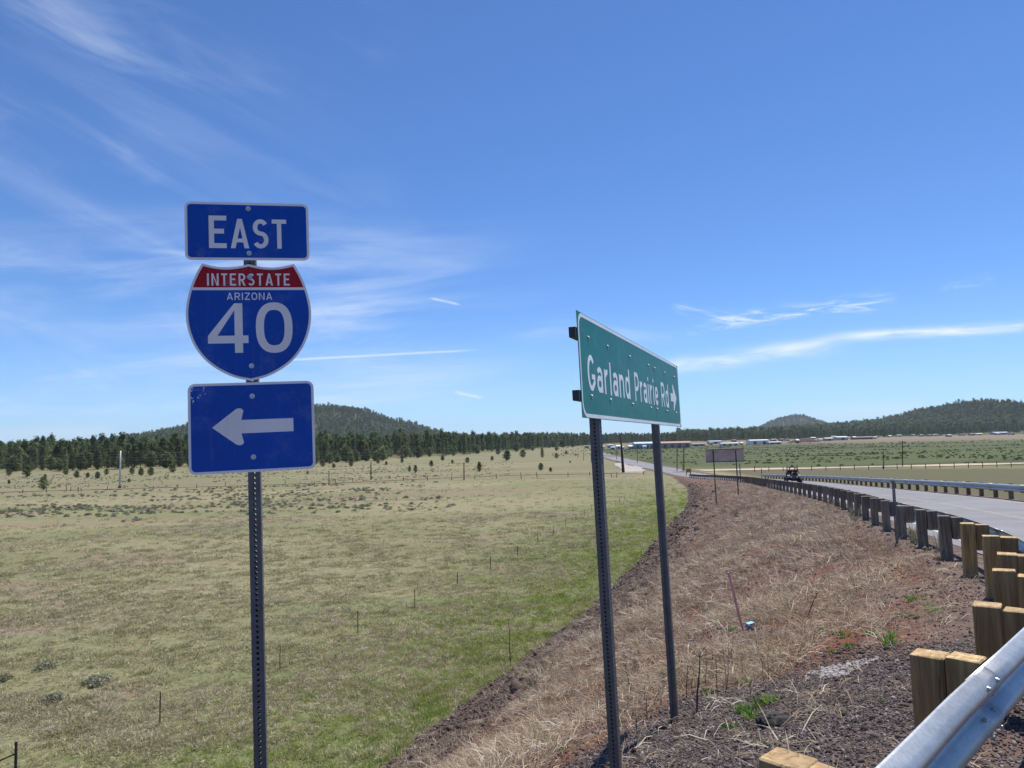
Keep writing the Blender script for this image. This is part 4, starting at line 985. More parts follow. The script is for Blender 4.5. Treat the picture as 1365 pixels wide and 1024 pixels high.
# ------------------------------------------------------------------ lettering: monoline highway letters
def arc(cx, cy, rx, ry, a0, a1, n=12):
    return [(cx + rx * math.cos(R(a0 + (a1 - a0) * k / n)), cy + ry * math.sin(R(a0 + (a1 - a0) * k / n))) for k in range(n + 1)]
def glyph(ch, w, t):
    """strokes ('s', points, closed) and polygons ('p', points) in a box w wide and 1 high (lower case: x-height .74)"""
    h = t / 2; x0, x1, y0, y1 = h, w - h, h, 1 - h; c_ = w / 2; xh = .74; xy = xh - h
    S = lambda *p: ('s', list(p), False)
    if ch == 'E': return [S((x0, 0), (x0, 1)), S((t, y1), (w, y1)), S((t, .52), (w * .86, .52)), S((t, y0), (w, y0))]
    if ch == 'I': return [S((x0, 0), (x0, 1))]
    if ch == 'T': return [S((0, y1), (w, y1)), S((c_, 0), (c_, 1 - t))]
    if ch == 'A':
        q = t * 1.04; return [('p', [(0, 0), (q, 0), (c_ + q * .48, 1), (c_ - q * .5, 1)]), ('p', [(w - q, 0), (w, 0), (c_ + q * .5, 1), (c_ - q * .02, .93 - t)]), ('p', [(w * .22, .2), (w * .78, .2), (w * .74, .2 + t * .9), (w * .26, .2 + t * .9)])]
    if ch == 'N': return [S((x0, 0), (x0, 1)), S((x1, 0), (x1, 1)), ('p', [(t * .6, 1), (t, 1), (w - t * .6, 0), (w - t * 1.2, 0), (t * .6, .9)])]
    if ch == 'Z': return [S((0, y1), (w, y1)), S((0, y0), (w, y0)), ('p', [(0, t), (t * 1.2, t), (w, 1 - t), (w - t * 1.2, 1 - t)])]
    if ch in 'O0':
        ry = .5 - h; rx = c_ - h; n = 32; e = .82
        return [('s', [(c_ + rx * math.copysign(abs(math.cos(2 * math.pi * k / n)) ** e, math.cos(2 * math.pi * k / n)), .5 + ry * math.copysign(abs(math.sin(2 * math.pi * k / n)) ** e, math.sin(2 * math.pi * k / n))) for k in range(n)], True)]
    if ch == 'S':
        ym = .5 + .01; ru = (y1 - ym) / 2; rl = (ym - y0) / 2; rx = c_ - h
        return [('s', arc(c_, ym + ru, rx * .95, ru, 28, 270, 14)[:-1] + [(c_, ym)] + arc(c_, ym - rl, rx, rl, 90, -152, 14)[1:], False)]
    if ch in 'RP':
        ym = .46 if ch == 'R' else .42; r_ = (y1 - ym) / 2; xb = x1 - r_ * .95
        L_ = [S((x0, 0), (x0, 1)), ('s', [(t, y1), (xb, y1)] + arc(xb, ym + r_, x1 - xb, r_, 90, -90, 10)[1:-1] + [(xb, ym), (t, ym)], False)]
        if ch == 'R': L_.append(('p', [(w - t * 1.1, 0), (w, 0), (c_ + t * .75, ym - h * .9), (c_ - t * .35, ym - h * .9)]))
        return L_
    if ch == '4': return [S((w * .76 - h * 0, 0), (w * .76, 1)), S((0, .27), (w, .27)), ('p', [(0, .27 + h), (t * 1.15, .27 + h), (w * .76 - h, .86), (w * .76 - h, 1)])]
    if ch == 'G': return [('s', arc(c_, .5, c_ - h, .5 - h, 42, 300, 20) + [(x1, .26), (x1, .47)], False), S((c_ * 1.05, .47 - h), (w, .47 - h))]
    if ch == 'l': return [S((x0, 0), (x0, 1))]
    if ch == 'i': return [S((x0, 0), (x0, xh)), ('p', [(0, .86), (t, .86), (t, 1.0), (0, 1.0)])]
    if ch == 'n': return [S((x0, 0), (x0, xh)), ('s', [(t, xy - .10)] + arc(c_ + h * .4, xy - .19, x1 - c_ - h * .4, .19, 120, 0, 8) + [(x1, 0)], False)]
    if ch == 'r': return [S((x0, 0), (x0, xh)), ('s', [(t, xy - .12)] + arc(w * .85, xy - .17, w * .42, .17, 140, 78, 6), False)]
    if ch in 'ad':
        rx = c_ - h; ry = (xh * (.68 if ch == 'a' else 1)) / 2 - h
        L_ = [('s', [(c_ - h * .2 + rx * math.cos(2 * math.pi * k / 20), y0 + ry + ry * math.sin(2 * math.pi * k / 20)) for k in range(20)], True), S((x1, 0), (x1, 1 if ch == 'd' else xh * .72))]
        if ch == 'a': L_.append(('s', arc(c_, xy - .16, x1 - c_, .16, 0, 158, 9), False))
        return L_
    if ch == 'e': return [('s', arc(c_, xh / 2, c_ - h, xh / 2 - h, -38, -358, 20), False), S((t, xh / 2), (w - t * .6, xh / 2))]
    raise KeyError(ch)
WID = dict(A=.66, E=.54, I=.16, N=.62, T=.53, R=.60, S=.57, Z=.55, O=.64, G=.60, a=.48, r=.34, l=.16, n=.50, d=.52, P=.56, i=.16, e=.52)
WID['4'] = .79; WID['0'] = .73
def put_strokes(mb, parts, f, t, dep, yf):
    """f maps glyph (x, z) to plate coordinates; every stroke a little prism whose face stands at yf"""
    for k, pt in enumerate(parts):
        y_ = yf - .00012 * k
        if pt[0] == 'p': mb.prism([f(*p) for p in pt[1]], y_, yf + dep); continue
        P = [np.array(f(*p)) for p in pt[1]]; cl_ = pt[2]; n = len(P); Lf, Rt = [], []
        for i_ in range(n):
            a = P[i_ - 1] if (i_ or cl_) else None; b_ = P[(i_ + 1) % n] if (i_ < n - 1 or cl_) else None
            d1 = (P[i_] - a) if a is not None else (b_ - P[i_]); d2 = (b_ - P[i_]) if b_ is not None else d1
            d1 = d1 / (np.linalg.norm(d1) + 1e-9); d2 = d2 / (np.linalg.norm(d2) + 1e-9); tt = d1 + d2; tt /= (np.linalg.norm(tt) + 1e-9)
            nn = np.array([-tt[1], tt[0]]); c_ = max(.45, float(nn @ np.array([-d1[1], d1[0]]))); Lf.append(P[i_] + nn * t / 2 / c_); Rt.append(P[i_] - nn * t / 2 / c_)
        m_ = n if cl_ else n - 1
        V = [(p[0], y_, p[1]) for p in Lf] + [(p[0], y_, p[1]) for p in Rt] + [(p[0], yf + dep, p[1]) for p in Lf] + [(p[0], yf + dep, p[1]) for p in Rt]; Fc = []
        for i_ in range(m_):
            j_ = (i_ + 1) % n; Fc += [(i_, n + i_, n + j_, j_), (i_, j_, 2 * n + j_, 2 * n + i_), (n + i_, 3 * n + i_, 3 * n + j_, n + j_)]
        if not cl_: Fc += [(0, 2 * n, 3 * n, n), (n - 1, 2 * n - 1, 4 * n - 1, 3 * n - 1)]
        mb.add(V, Fc)
def word(txt, x0, x1, zb, zt, t, yf, dep=.0005, gap=.16, initial=None, slope=0.0):
    """letters fitted between x0 and x1, from baseline zb to cap height zt; t = stroke width in metres"""
    mb = MB(); H_ = zt - zb; tot = sum(WID[c_] for c_ in txt) + gap * (len(txt) - 1)
    kx = (x1 - x0) / tot; x = x0
    for c_ in txt:
        w = WID[c_] * kx; tg = t / H_
        if c_ in 'Iil': pass
        wl = w / H_
        if c_ in 'Iil': wl = tg; 
        parts = glyph(c_, wl, tg); hh = H_
        xx = x + (w - wl * H_) / 2 if c_ in 'Iil' else x
        put_strokes(mb, parts, lambda a, b_, xx=xx: (xx + a * H_, zb + b_ * hh + slope * (xx - x0)), t, dep, yf)
        x += w + gap * kx
    return mb
def rrect(x0, z0, x1, z1, r_, n=6):
    P = []
    for cx, cz, a in ((x1 - r_, z0 + r_, -90), (x1 - r_, z1 - r_, 0), (x0 + r_, z1 - r_, 90), (x0 + r_, z0 + r_, 180)): P += arc(cx, cz, r_, r_, a, a + 90, n)
    return P
def clip(poly, zc, above):
    out = []; ins = lambda p: p[1] >= zc if above else p[1] <= zc
    for i_ in range(len(poly)):
        a, b_ = poly[i_], poly[(i_ + 1) % len(poly)]
        if ins(a): out.append(a)
        if ins(a) != ins(b_): q = (zc - a[1]) / (b_[1] - a[1]); out.append((a[0] + (b_[0] - a[0]) * q, zc))
    return out
def inset(poly, d):
    n = len(poly); out = []; ar = sum(poly[i_ - 1][0] * poly[i_][1] - poly[i_][0] * poly[i_ - 1][1] for i_ in range(n)); s_ = 1 if ar > 0 else -1
    for i_ in range(n):
        a, p, b_ = (np.array(poly[i_ - 1]), np.array(poly[i_]), np.array(poly[(i_ + 1) % n])); d1 = (p - a) / (np.linalg.norm(p - a) + 1e-9); d2 = (b_ - p) / (np.linalg.norm(b_ - p) + 1e-9)
        tt = d1 + d2; tt /= np.linalg.norm(tt) + 1e-9; nn = np.array([-tt[1], tt[0]]) * s_; c_ = max(.5, float(abs(nn @ np.array([-d1[1], d1[0]])))); out.append(tuple(p + nn * d / c_))
    return out
class Plane:
    """a plate's own axes: x to the right, y away from the viewer, z up; px() reads plate coordinates off the photograph"""
    def __init__(s, O, yaw, lean=0.0, pitch=0.0):
        x = Vector((math.cos(yaw), math.sin(yaw), 0)); z = Vector((0, 0, 1)); q = Matrix.Rotation(lean, 3, 'Y') @ Matrix.Rotation(pitch, 3, 'X')
        s.x = q @ x; s.z = q @ z; s.y = s.z.cross(s.x); s.O = Vector(O)
    def px(s, px, py, off=0.0):
        d = ray(px, py); O = s.O + s.y * off; t_ = (O - CAM).dot(s.y) / d.dot(s.y); p = CAM + d * t_ - O; return p.dot(s.x), p.dot(s.z)
    def world(s, a, b_, off=0.0): return s.O + s.x * a + s.z * b_ + s.y * off
    def matrix(s, O=None):
        mt = Matrix.Identity(4)
        for i_, v_ in enumerate((s.x, s.y, s.z)):
            for j_ in range(3): mt[j_][i_] = v_[j_]
        mt.translation = s.O if O is None else O; return mt
def bolt_at(parent, x, z, yf=-.001, s_=1.0):
    o = link('bolt', SB, parent, (x, yf, z)); o.scale = (s_,) * 3; return o
random.seed(4)
SB = MB().tube([(0, 0, 0), (0, -.0022, 0)], .0125, 14).tube([(0, -.002, 0), (0, -.0075, 0)], [.0085, .0065], 8).mesh('bolt', M['bolt'])

# --- route marker: EAST / Interstate 40 / arrow
PL = Plane(at_y(333, 430, 3.64), R(12.8), R(-1.5))
apost = PL.px(341, 700, .032)[0]; zb_ = None
base = PL.world(apost, -4.0, .032)
for k in range(400):                                   # walk down the post to the ground
    p = PL.world(apost, -1.0 - k * .01, .032)
    if p.z < gz(p.x, p.y): base = p; zbase = -1.0 - k * .01; break
root = empty('route_marker', tuple(base)); root.rotation_euler = PL.matrix().to_euler()
tag(root, 'blue EAST, Interstate Arizona 40 and left arrow plates on one perforated steel post', 'road sign')
def loc_(a, b_, off): return (a - apost, off - .032, b_ - zbase)
ztop = PL.px(330, 276, .03)[1]
pm = perf_post(.057, -.4, ztop - zbase, M['steel']); link('post', pm, root, (0, 0, 0))
def zz1(x, y): return PL.px(230 + x / 3.79, 250 + y / 3.79)
def zz2(x, y): return PL.px(230 + x / 3.79, 490 + y / 3.79)
def plate_box(f, x0, y0, x1, y1):
    """mean plate rectangle from four photograph corners"""
    a, b_, c_, d_ = f(x0, y0), f(x1, y0), f(x1, y1), f(x0, y1)
    return (a[0] + d_[0]) / 2, (d_[1] + c_[1]) / 2, (b_[0] + c_[0]) / 2, (a[1] + b_[1]) / 2
def lp(p): return (p[0] - apost, p[1] - zbase)
def plate(name, poly, mat, label=None):
    o = MB().prism(poly, -.032 - .0022, -.032).build(name, mat, root); 
    if label: o['label'] = label
    return o
YF = -.0342
# EAST
L_, B_, R__, T_ = plate_box(lambda x, y: zz1(x, y), 62, 78, 689, 368)
(L_, B_), (R__, T_) = lp((L_, B_)), lp((R__, T_))
out = rrect(L_, B_, R__, T_, .030)
e_pl = plate('direction_plate', out, M['sign_white'])
MB().prism(inset(out, .0125), YF - .0006, YF + .0004).build('blue_field', M['sign_blue'], e_pl)
W_, H_ = R__ - L_, T_ - B_
def ex(px_): return L_ + (px_ - 62) / 627 * W_
def ez(fr): return B_ + fr * H_
word('E', ex(180), ex(268), ez(.205), ez(.765), .0245, YF - .0007).build('letter', M['legend_white'], e_pl)
word('AST', ex(288), ex(572), ez(.205), ez(.715), .0215, YF - .0007, gap=.13).build('lettering', M['legend_white'], e_pl)
bolt_at(e_pl, 0, ez(.895), YF - .0006); bolt_at(e_pl, 0, ez(.12), YF - .0006)
# shield
half = [(0, 0), (45, 10), (90, 16), (140, 16), (190, 8), (231, -3), (250, 28), (272, 72), (292, 125), (307, 185), (314, 240), (311, 300), (295, 365), (262, 435), (212, 495), (150, 540), (78, 574), (0, 592)]
ct, cb = lp(zz1(383, 388)), lp(zz1(398, 977)); sk = (ct[1] - cb[1]) / 592; cx_ = (ct[0] + cb[0]) / 2
wl, wr = lp(zz1(67, 610))[0], lp(zz1(700, 620))[0]; skx = (wr - wl) / 628; cx_ = (wl + wr) / 2
def smooth_half():
    P = catmull([half[k] for k in range(6)], 12); Q = catmull([half[k] for k in range(5, 18)], 18)
    return [tuple(p) for p in P[:-1]] + [tuple(p) for p in Q]
sh = smooth_half(); full = [(cx_ + x * skx, ct[1] - y * sk) for x, y in sh] + [(cx_ - x * skx, ct[1] - y * sk) for x, y in sh[-2:0:-1]]
s_pl = plate('interstate_shield', full[::-1], M['sign_white'])
inn = inset(full, .0115); zr_ = ct[1] - 119 * sk; zb2 = ct[1] - 133 * sk
MB().prism(clip(inn, zr_, True)[::-1], YF - .0006, YF + .0004).build('red_field', M['sign_red'], s_pl)
MB().prism(clip(inn, zb2, False)[::-1], YF - .0006, YF + .0004).build('blue_field', M['sign_blue'], s_pl)
def sx(v_): return cx_ + (v_ - 384) * skx
def sz_(v_): return ct[1] - (v_ - 388) * sk
word('INTERSTATE', sx(176), sx(592), sz_(498), sz_(436), .0086, YF - .0007, gap=.22).build('lettering', M['legend_white'], s_pl)
word('ARIZONA', sx(272), sx(500), sz_(571), sz_(534), .0054, YF - .0007, gap=.17).build('state_lettering', M['legend_white'], s_pl)
word('4', sx(176), sx(376), sz_(838), sz_(588), .038, YF - .0007).build('numeral', M['legend_white'], s_pl)
word('0', sx(414), sx(600), sz_(842), sz_(584), .038, YF - .0007).build('numeral', M['legend_white'], s_pl)
bolt_at(s_pl, 0, sz_(455), YF - .0014); bolt_at(s_pl, 0, sz_(905), YF - .0006)
# arrow
L_, B_, R__, T_ = plate_box(lambda x, y: zz2(x, y), 79, 75, 718, 528)
(L_, B_), (R__, T_) = lp((L_, B_)), lp((R__, T_)); W_, H_ = R__ - L_, T_ - B_
out = rrect(L_, B_, R__, T_, .034); a_pl = plate('arrow_plate', out, M['sign_white'])
MB().prism(inset(out, .0125), YF - .0006, YF + .0004).build('blue_field', M['sign_blue'], a_pl)
def ap(x, y): q = zz2(x, y); return lp(q)
zc = (ap(200, 305)[1]); x_t, x_b, x_e = ap(200, 305)[0], ap(355, 300)[0], ap(611, 290)[0]; hs = (ap(480, 260)[1] - ap(480, 327)[1]) / 2
hb = (ap(350, 208)[1] - ap(357, 395)[1]) / 2
top_ = [(x_t, zc), (x_b - .030, zc + hb - .004), (x_b - .018, zc + hb), (x_b - .004, zc + hb * .97), (x_b + .005, zc + hb * .86), (x_b + .001, zc + hb * .70), (x_b - .006, zc + hs)]
arrow = top_ + [(x_e, zc + hs), (x_e, zc - hs)] + [(x, 2 * zc - z) for x, z in top_[:0:-1]]
MB().prism(arrow[::-1], YF - .0014, YF - .0002).build('arrow', M['legend_white'], a_pl)
bolt_at(a_pl, 0, ap(402, 145)[1], YF - .0006); bolt_at(a_pl, 0, ap(408, 452)[1], YF - .0006)
mb = MB(); rr_ = random.Random(5)
for k in range(30):
    q = rr_.random(); x = L_ + .012 + q * .035 * rr_.random() * 2; z = T_ - .012 - rr_.random() ** 1.6 * .085; s_ = rr_.uniform(.0012, .0045); e2 = s_ * rr_.uniform(1, 2.6)
    mb.prism([(x, z), (x + s_, z - s_ * .3), (x + s_ * 1.1, z + e2), (x + s_ * .2, z + e2 * .9)], YF - .0008 - k * 1e-5, YF)
mb.build('scuff_marks', M['legend_white'], a_pl)

# --- green guide sign
GP = Plane(at_y(775, 557, 4.24), math.atan2(3.46, 1.37), R(-1.6))
c_bl, c_tl, c_br, c_tr = GP.px(775, 557), GP.px(770, 414), GP.px(907, 569), GP.px(904, 489)
print('green sign corners', c_bl, c_tl, c_br, c_tr)
GL, GR_ = (c_bl[0] + c_tl[0]) / 2, (c_br[0] + c_tr[0]) / 2; GB, GT = (c_bl[1] + c_br[1]) / 2, (c_tl[1] + c_tr[1]) / 2
gslope = ((c_br[1] - c_bl[1]) + (c_tr[1] - c_tl[1])) / 2 / (GR_ - GL)
apA = GP.px(799, 590, .06)[0]; apB = GP.px(878, 590, .06)[0]
def foot(a):
    for k in range(700):
        p = GP.world(a, -1.0 - k * .01, .075)
        if p.z < gz(p.x, p.y): return -1.0 - k * .01
fA, fB = foot(apA), foot(apB)
gO = GP.world(apA, fA, .075); groot = empty('guide_sign', tuple(gO)); groot.rotation_euler = GP.matrix().to_euler()
tag(groot, 'green Garland Prairie Rd sign with right arrow on two perforated steel posts', 'road sign')
def gl_(a, b_): return (a - apA, b_ - fA)
def gsh(poly): return [(x, z + gslope * (x - gl_(GL, 0)[0])) for x, z in poly]
yface = -.075
gL, gB = gl_(GL, GB - gslope * (GR_ - GL) / 2); gR, gT = gl_(GR_, GT - gslope * (GR_ - GL) / 2)
seam = gl_(GP.px(871.5, 500)[0], 0)[0]
for x0_, x1_ in ((gL, seam - .002), (seam + .002, gR)):
    MB().prism(gsh([(x0_, gB), (x1_, gB), (x1_, gT), (x0_, gT)]), yface, yface + .003).build('sign_panel', M['sign_green'], groot)
# white border: one rounded frame broken at the seam
o_ = rrect(gL + .012, gB + .004, gR - .012, gT - .004, .09, 8); i_ = rrect(gL + .030, gB + .026, gR - .030, gT - .026, .07, 8)
mb = MB(); n = len(o_)
for k in range(n):
    j_ = (k + 1) % n; a, b_, c_, d_ = gsh([o_[k], o_[j_], i_[j_], i_[k]])
    mb.add([(p[0], yface - .001, p[1]) for p in (a, b_, c_, d_)] + [(p[0], yface + .0002, p[1]) for p in (a, b_, c_, d_)], [(0, 1, 2, 3), (1, 0, 4, 5), (3, 2, 6, 7)])
mb.build('border', M['green_legend'], groot)
def gx_(px_, py_): return gl_(*GP.px(px_, py_))
def gword(txt, xa, ya, xb, yb, hfac=1.0):
    x0_ = gx_(xa, ya)[0]; x1_ = gx_(xb, yb)[0]
    mid = (gB + gT) / 2 + gslope * (x0_ - gL); H_ = .222 * hfac; zb0 = mid - .036 - H_ / 2
    return word(txt, x0_, x1_, zb0, zb0 + H_, .032, yface - .0012, .0008, gap=.17, slope=gslope).build('lettering', M['green_legend'], groot)
gword('Garland', 784, 510, 840, 525); gword('Prairie', 846, 515, 877, 525); gword('Rd', 881.3, 525, 890.6, 525)
xa_, xb_ = gx_(893.8, 527)[0], gx_(901.2, 528)[0]; mid = (gB + gT) / 2 - .035 + gslope * (xa_ - gL); L9 = xb_ - xa_
MB().prism([(xa_, mid + .04), (xa_ + L9 * .45, mid + .04), (xa_ + L9 * .38, mid + .125), (xa_ + L9 * .50, mid + .125), (xb_, mid), (xa_ + L9 * .50, mid - .125), (xa_ + L9 * .38, mid - .125), (xa_ + L9 * .45, mid - .04), (xa_, mid - .04)][::-1], yface - .002, yface).build('arrow', M['green_legend'], groot)
for bx_ in (787, 812, 841, 865, 873, 886, 898):
    xx = gx_(bx_, 500)[0]
    for fz in (gT - .135, gB + .135): bolt_at(groot, xx, fz + gslope * (xx - gL), yface, 1.1)
for zc_ in (gT - .13, gB + .13):
    sl_ = gslope
    mb = MB(); a, b_ = gL - .03, gR + .02
    mb.add([(a, yface + .005, zc_ - .03), (b_, yface + .005, zc_ - .03 + sl_ * (b_ - a)), (b_, yface + .005, zc_ + .03 + sl_ * (b_ - a)), (a, yface + .005, zc_ + .03),
            (a, yface + .045, zc_ - .03), (b_, yface + .045, zc_ - .03 + sl_ * (b_ - a)), (b_, yface + .045, zc_ + .03 + sl_ * (b_ - a)), (a, yface + .045, zc_ + .03)],
           [(0, 1, 2, 3), (7, 6, 5, 4), (0, 4, 5, 1), (1, 5, 6, 2), (2, 6, 7, 3), (3, 7, 4, 0)])
    mb.build('stiffener', M['dark_steel'], groot)
for a, f_ in ((apA, fA), (apB, fB)):
    z1_ = gT - .03 - (f_ - fA) if False else gT - .03
    z0_ = f_ - fA - .4; me = perf_post(.0635, z0_, z1_ + gslope * (a - GL), M['steel']); link('post', me, groot, (a - apA, -.075 + .045 + .034, 0))

# --- brown-backed sign further down the bank
g1, g2 = ground(955, 668), ground(985, 657)
yS = 60.0; A_, B2 = at_y(941, 616, yS), at_y(992, 616, yS + .4); T2 = at_y(941, 598.5, yS)
e_ = empty('guide_sign', (at_y(953, 640, yS).x, yS, gz(at_y(953, 640, yS).x, yS))); tag(e_, 'far guide sign seen from its bare brown back on two thin posts above the bank', 'road sign')
lx = lambda p: (p.x - e_.location.x, p.y - e_.location.y, p.z - e_.location.z)
w_ = (B2 - A_).length; h_ = T2.z - A_.z; ang = math.atan2(B2.y - A_.y, B2.x - A_.x); cen = (A_ + B2) / 2; cen.z += h_ / 2
MB().cbox(lx(cen), (w_, .02, h_), .004, ang).build('sign_panel', M['brown_back'], e_)
for dz_ in (-.5, .5): MB().box(lx(cen + Vector((0, -.04, dz_))), (w_ * .98, .05, .05), ang).build('stiffener', M['dark_steel'], e_)
for pxx, pyt in ((950.5, 600), (980.5, 600)):
    t_ = at_y(pxx, pyt, yS - .1); b_ = at_y(pxx + 4, 662, yS - .1); zg = gz(b_.x, b_.y)
    k_ = (t_.z - zg) / max(t_.z - b_.z, .1); bb = t_ + (b_ - t_) * k_
    MB().tube([lx(bb - Vector((0, 0, .4))), lx(t_)], .045, 6).build('post', M['dark_steel'], e_)
# post of another sign behind it
p_ = ground(986.5, 640, 30, 200); o = MB().cbox((0, 0, 1.1), (.09, .09, 2.4), .01).build('marker_post', M['dark_steel'], None, (at_y(986.5, 630, 88).x, 88, gz(at_y(986.5, 630, 88).x, 88))); tag(o, 'thin dark post just right of the brown-backed sign', 'post')
# bent square post leaning beside the nearer rail
p_ = Vector((7.72, 15.2, 0)); p_.z = gz(p_.x, p_.y); t_ = at_y(1190.5, 638, p_.y + .02)
e_ = empty('delineator_post', tuple(p_)); d_ = (t_ - p_); L_ = d_.length; e_.rotation_euler = d_.to_track_quat('Z', 'Y').to_euler(); tag(e_, 'grey square steel post leaning left beside the nearer guardrail', 'post')
link('post', perf_post(.050, -.3, L_, M['steel'], pitch=.05, hr=.009), e_)
MB().cbox((0, 0, .02), (.085, .085, .05), .01).build('collar', M['dark_steel'], e_)
# small far signs
g = ground(918, 634, 60, 300); e_ = empty('notice_board', tuple(g)); tag(e_, 'small square orange brown board on two legs beside the far junction', 'sign')
s_ = g.y / 986
MB().cbox((0, 0, 3.4 * s_ + .5), (7 * s_, .06, 5.0 * s_), .02).build('board', M['orange'], e_); MB().box((0, -.05, 5.9 * s_ + .5), (7.6 * s_, .06, .8 * s_)).build('top_rail', M['yellow'], e_)
for q in (-2.8, 2.8): MB().box((q * s_, .06, .7), (.14, .1, 1.6)).build('leg', M['pole_wood'], e_)
g = ground(912, 628, 60, 300); e_ = empty('warning_sign', tuple(g + Vector((-.6, -1, 0)))); tag(e_, 'tiny yellow diamond sign low beside the far pole at the junction', 'sign')
MB().tube([(0, 0, -.3), (0, 0, 2.2)], .05, 6).build('post', M['dark_steel'], e_); MB().box((0, -.07, 1.9), (.75, .03, .75), rot=Matrix.Rotation(R(45), 3, 'Y')).build('panel', M['yellow'], e_)

# ------------------------------------------------------------------ poles, wires, fences
def pole(name, px, py, pyt, D=None, r_=.14, mat='pole_wood', label='', lean_px=0.0, arms=0, group=None, taper=.7):
    g = ground(px, py, 40, 1500) if D is None else Vector((at_y(px, py, D).x, D, 0))
    if D is not None: g.z = gz(g.x, g.y)
    t_ = at_y(px + lean_px, pyt, g.y); e_ = empty(name, tuple(g)); tag(e_, label, 'pole', group)
    tl = t_ - g; MB().tube([(0, 0, -.5), tuple(tl * .5), tuple(tl)], [r_, r_ * (1 + taper) / 2, r_ * taper], 10).build('pole', M[mat], e_, smooth=True)
    if arms:
        for k in range(arms): MB().box((tl.x, tl.y, tl.z - .35 - .7 * k), (2.0, .12, .12)).build('crossarm', M[mat], e_)
    for k in range(max(arms, 1)):
        for s_ in ((-.9, .9) if arms else (0,)): MB().tube([(tl.x + s_, tl.y, tl.z - .3 - .7 * k + (.02 if not arms else 0)), (tl.x + s_, tl.y, tl.z - .1 - .7 * k)], .05, 6).build('insulator', M['alu'], e_)
    return g, t_
gW, tW = pole('utility_pole', 159.5, 650.5, 601, None, .22, 'pole_white', 'pale steel utility pole standing at the dirt track on the far left', 1.2, taper=.75)
gB_, tB = pole('utility_pole', 831, 630.5, 578, None, .42, 'pole_wood', 'tall dark brown wooden utility pole leaning left, seen between the green sign posts', -4, taper=.35)
MB().tube([(0, 0, -.2), (0, 0, .35)], .38, 10).build('base_collar', M['dark_steel'], None, tuple(gW)).name = 'base_collar'
o = bpy.data.objects['base_collar']; o.parent = [q for q in bpy.data.objects if q.name == 'utility_pole'][0]; o.location = (0, 0, 0)
pole('utility_pole', 1203, 622, 587.5, None, .13, label='taller of the two thin dark poles in the green field beyond the road', arms=1)
pole('utility_pole', 1178, 625, 601, None, .11, label='shorter of the two thin dark poles in the green field beyond the road')
pole('utility_pole', 911.5, 628, 594, None, .16, label='right one of the two close dark poles beside the far junction')
pole('utility_pole', 902.5, 628, 595, None, .12, label='left one of the two close dark poles beside the far junction')
pole('utility_pole', 494.5, 640, 616, None, .16, label='thin dark pole on the meadow right of the blue arrow sign')
pole('utility_pole', 618.5, 640, 617, None, .14, label='thin dark pole standing alone at the middle of the dirt track')
FP = ((438.5, 647, 627), (849.5, 618, 598), (822, 613, 597), (788, 617, 601), (778, 614, 599), (770.5, 610, 599))
for px, py, pt, l_ in [(*q, l_) for q, l_ in zip(FP, ('small thin pole just right of the blue arrow sign', 'small thin pole between the green sign posts, right of the leaning brown pole', 'small thin pole just left of the leaning brown pole', 'rightmost of three small poles left of the left green sign post', 'middle one of three small poles left of the left green sign post', 'leftmost of three small poles left of the left green sign post'))]:
    pole('utility_pole', px, py, pt, None, .11, label=l_, group='small poles along the far road')
def wires(A, B, n, drop, offs, label):
    e_ = empty('power_line', tuple(A)); tag(e_, label, 'power line')
    for o_ in offs:
        pts = []
        for k in range(n + 1):
            q = k / n; p = A.lerp(B, q) + Vector((0, 0, o_ - drop * 4 * q * (1 - q))); pts.append(tuple(p - A))
        MB().tube(pts, .022, 4).build('wire', M['wire'], e_)
LW = tW + Vector((-118, -24, -.9))
wires(LW, tW, 24, 1.1, (-.25, -.75, -1.5, -2.1), 'thin power wires running left from the pale steel pole')
wires(tW, tB, 60, 1.6, (-.25, -.75, -1.5, -2.1), 'thin power wires strung from the pale steel pole to the brown wooden pole')
wires(tB, at_y(911.5, 595, 189), 20, .5, (-.6, -1.1), 'thin power wires right of the brown wooden pole')

# fence of thin steel posts across the meadow
stk = [(213, 967, 42), (373, 893, 32), (477, 846, 30), (553, 811, 24), (610, 781, 18), (654, 760, 17), (690, 743, 15), (717, 725, 12), (738, 713, 10), (754, 702, 9), (768, 694, 8), (779, 688, 7), (789, 682, 7), (797, 677, 6), (826, 671, 5), (833, 668, 5), (840, 665, 5), (848, 662, 5)]
TPOST = MB().add([(-.018, 0, -.3), (.018, 0, -.3), (.018, 0, 1), (-.018, 0, 1), (0, .02, -.3), (0, .02, 1)], [(0, 1, 2, 3), (1, 4, 5, 2), (4, 0, 3, 5), (3, 2, 5)]).mesh('fence_post', M['dark_steel'])
e_ = empty('wire_fence', tuple(ground(213, 967))); tag(e_, 'low wire fence of thin dark steel posts crossing the green meadow in a line', 'fence'); tops = []
for px, py, h in stk:
    g = ground(px, py, 5, 400); H_ = h * g.y / 986 / math.cos(0); o = link('fence_post', TPOST, e_, tuple(g - e_.location), RNG.uniform(-.6, .6)); o.scale = (1 if g.y < 40 else 1.3, 1 if g.y < 40 else 1.3, min(max(H_, .7), 1.25)); o.rotation_euler[0] = RNG.normal(0, .02); tops.append((g, o.scale[2]))
for f_ in (.35, .65, .93):
    MB().tube([tuple(g + Vector((0, 0, h * f_)) - e_.location) for g, h in tops[:12]], .0012, 3, cap=False).build('wire', M['fence_wire'], e_)
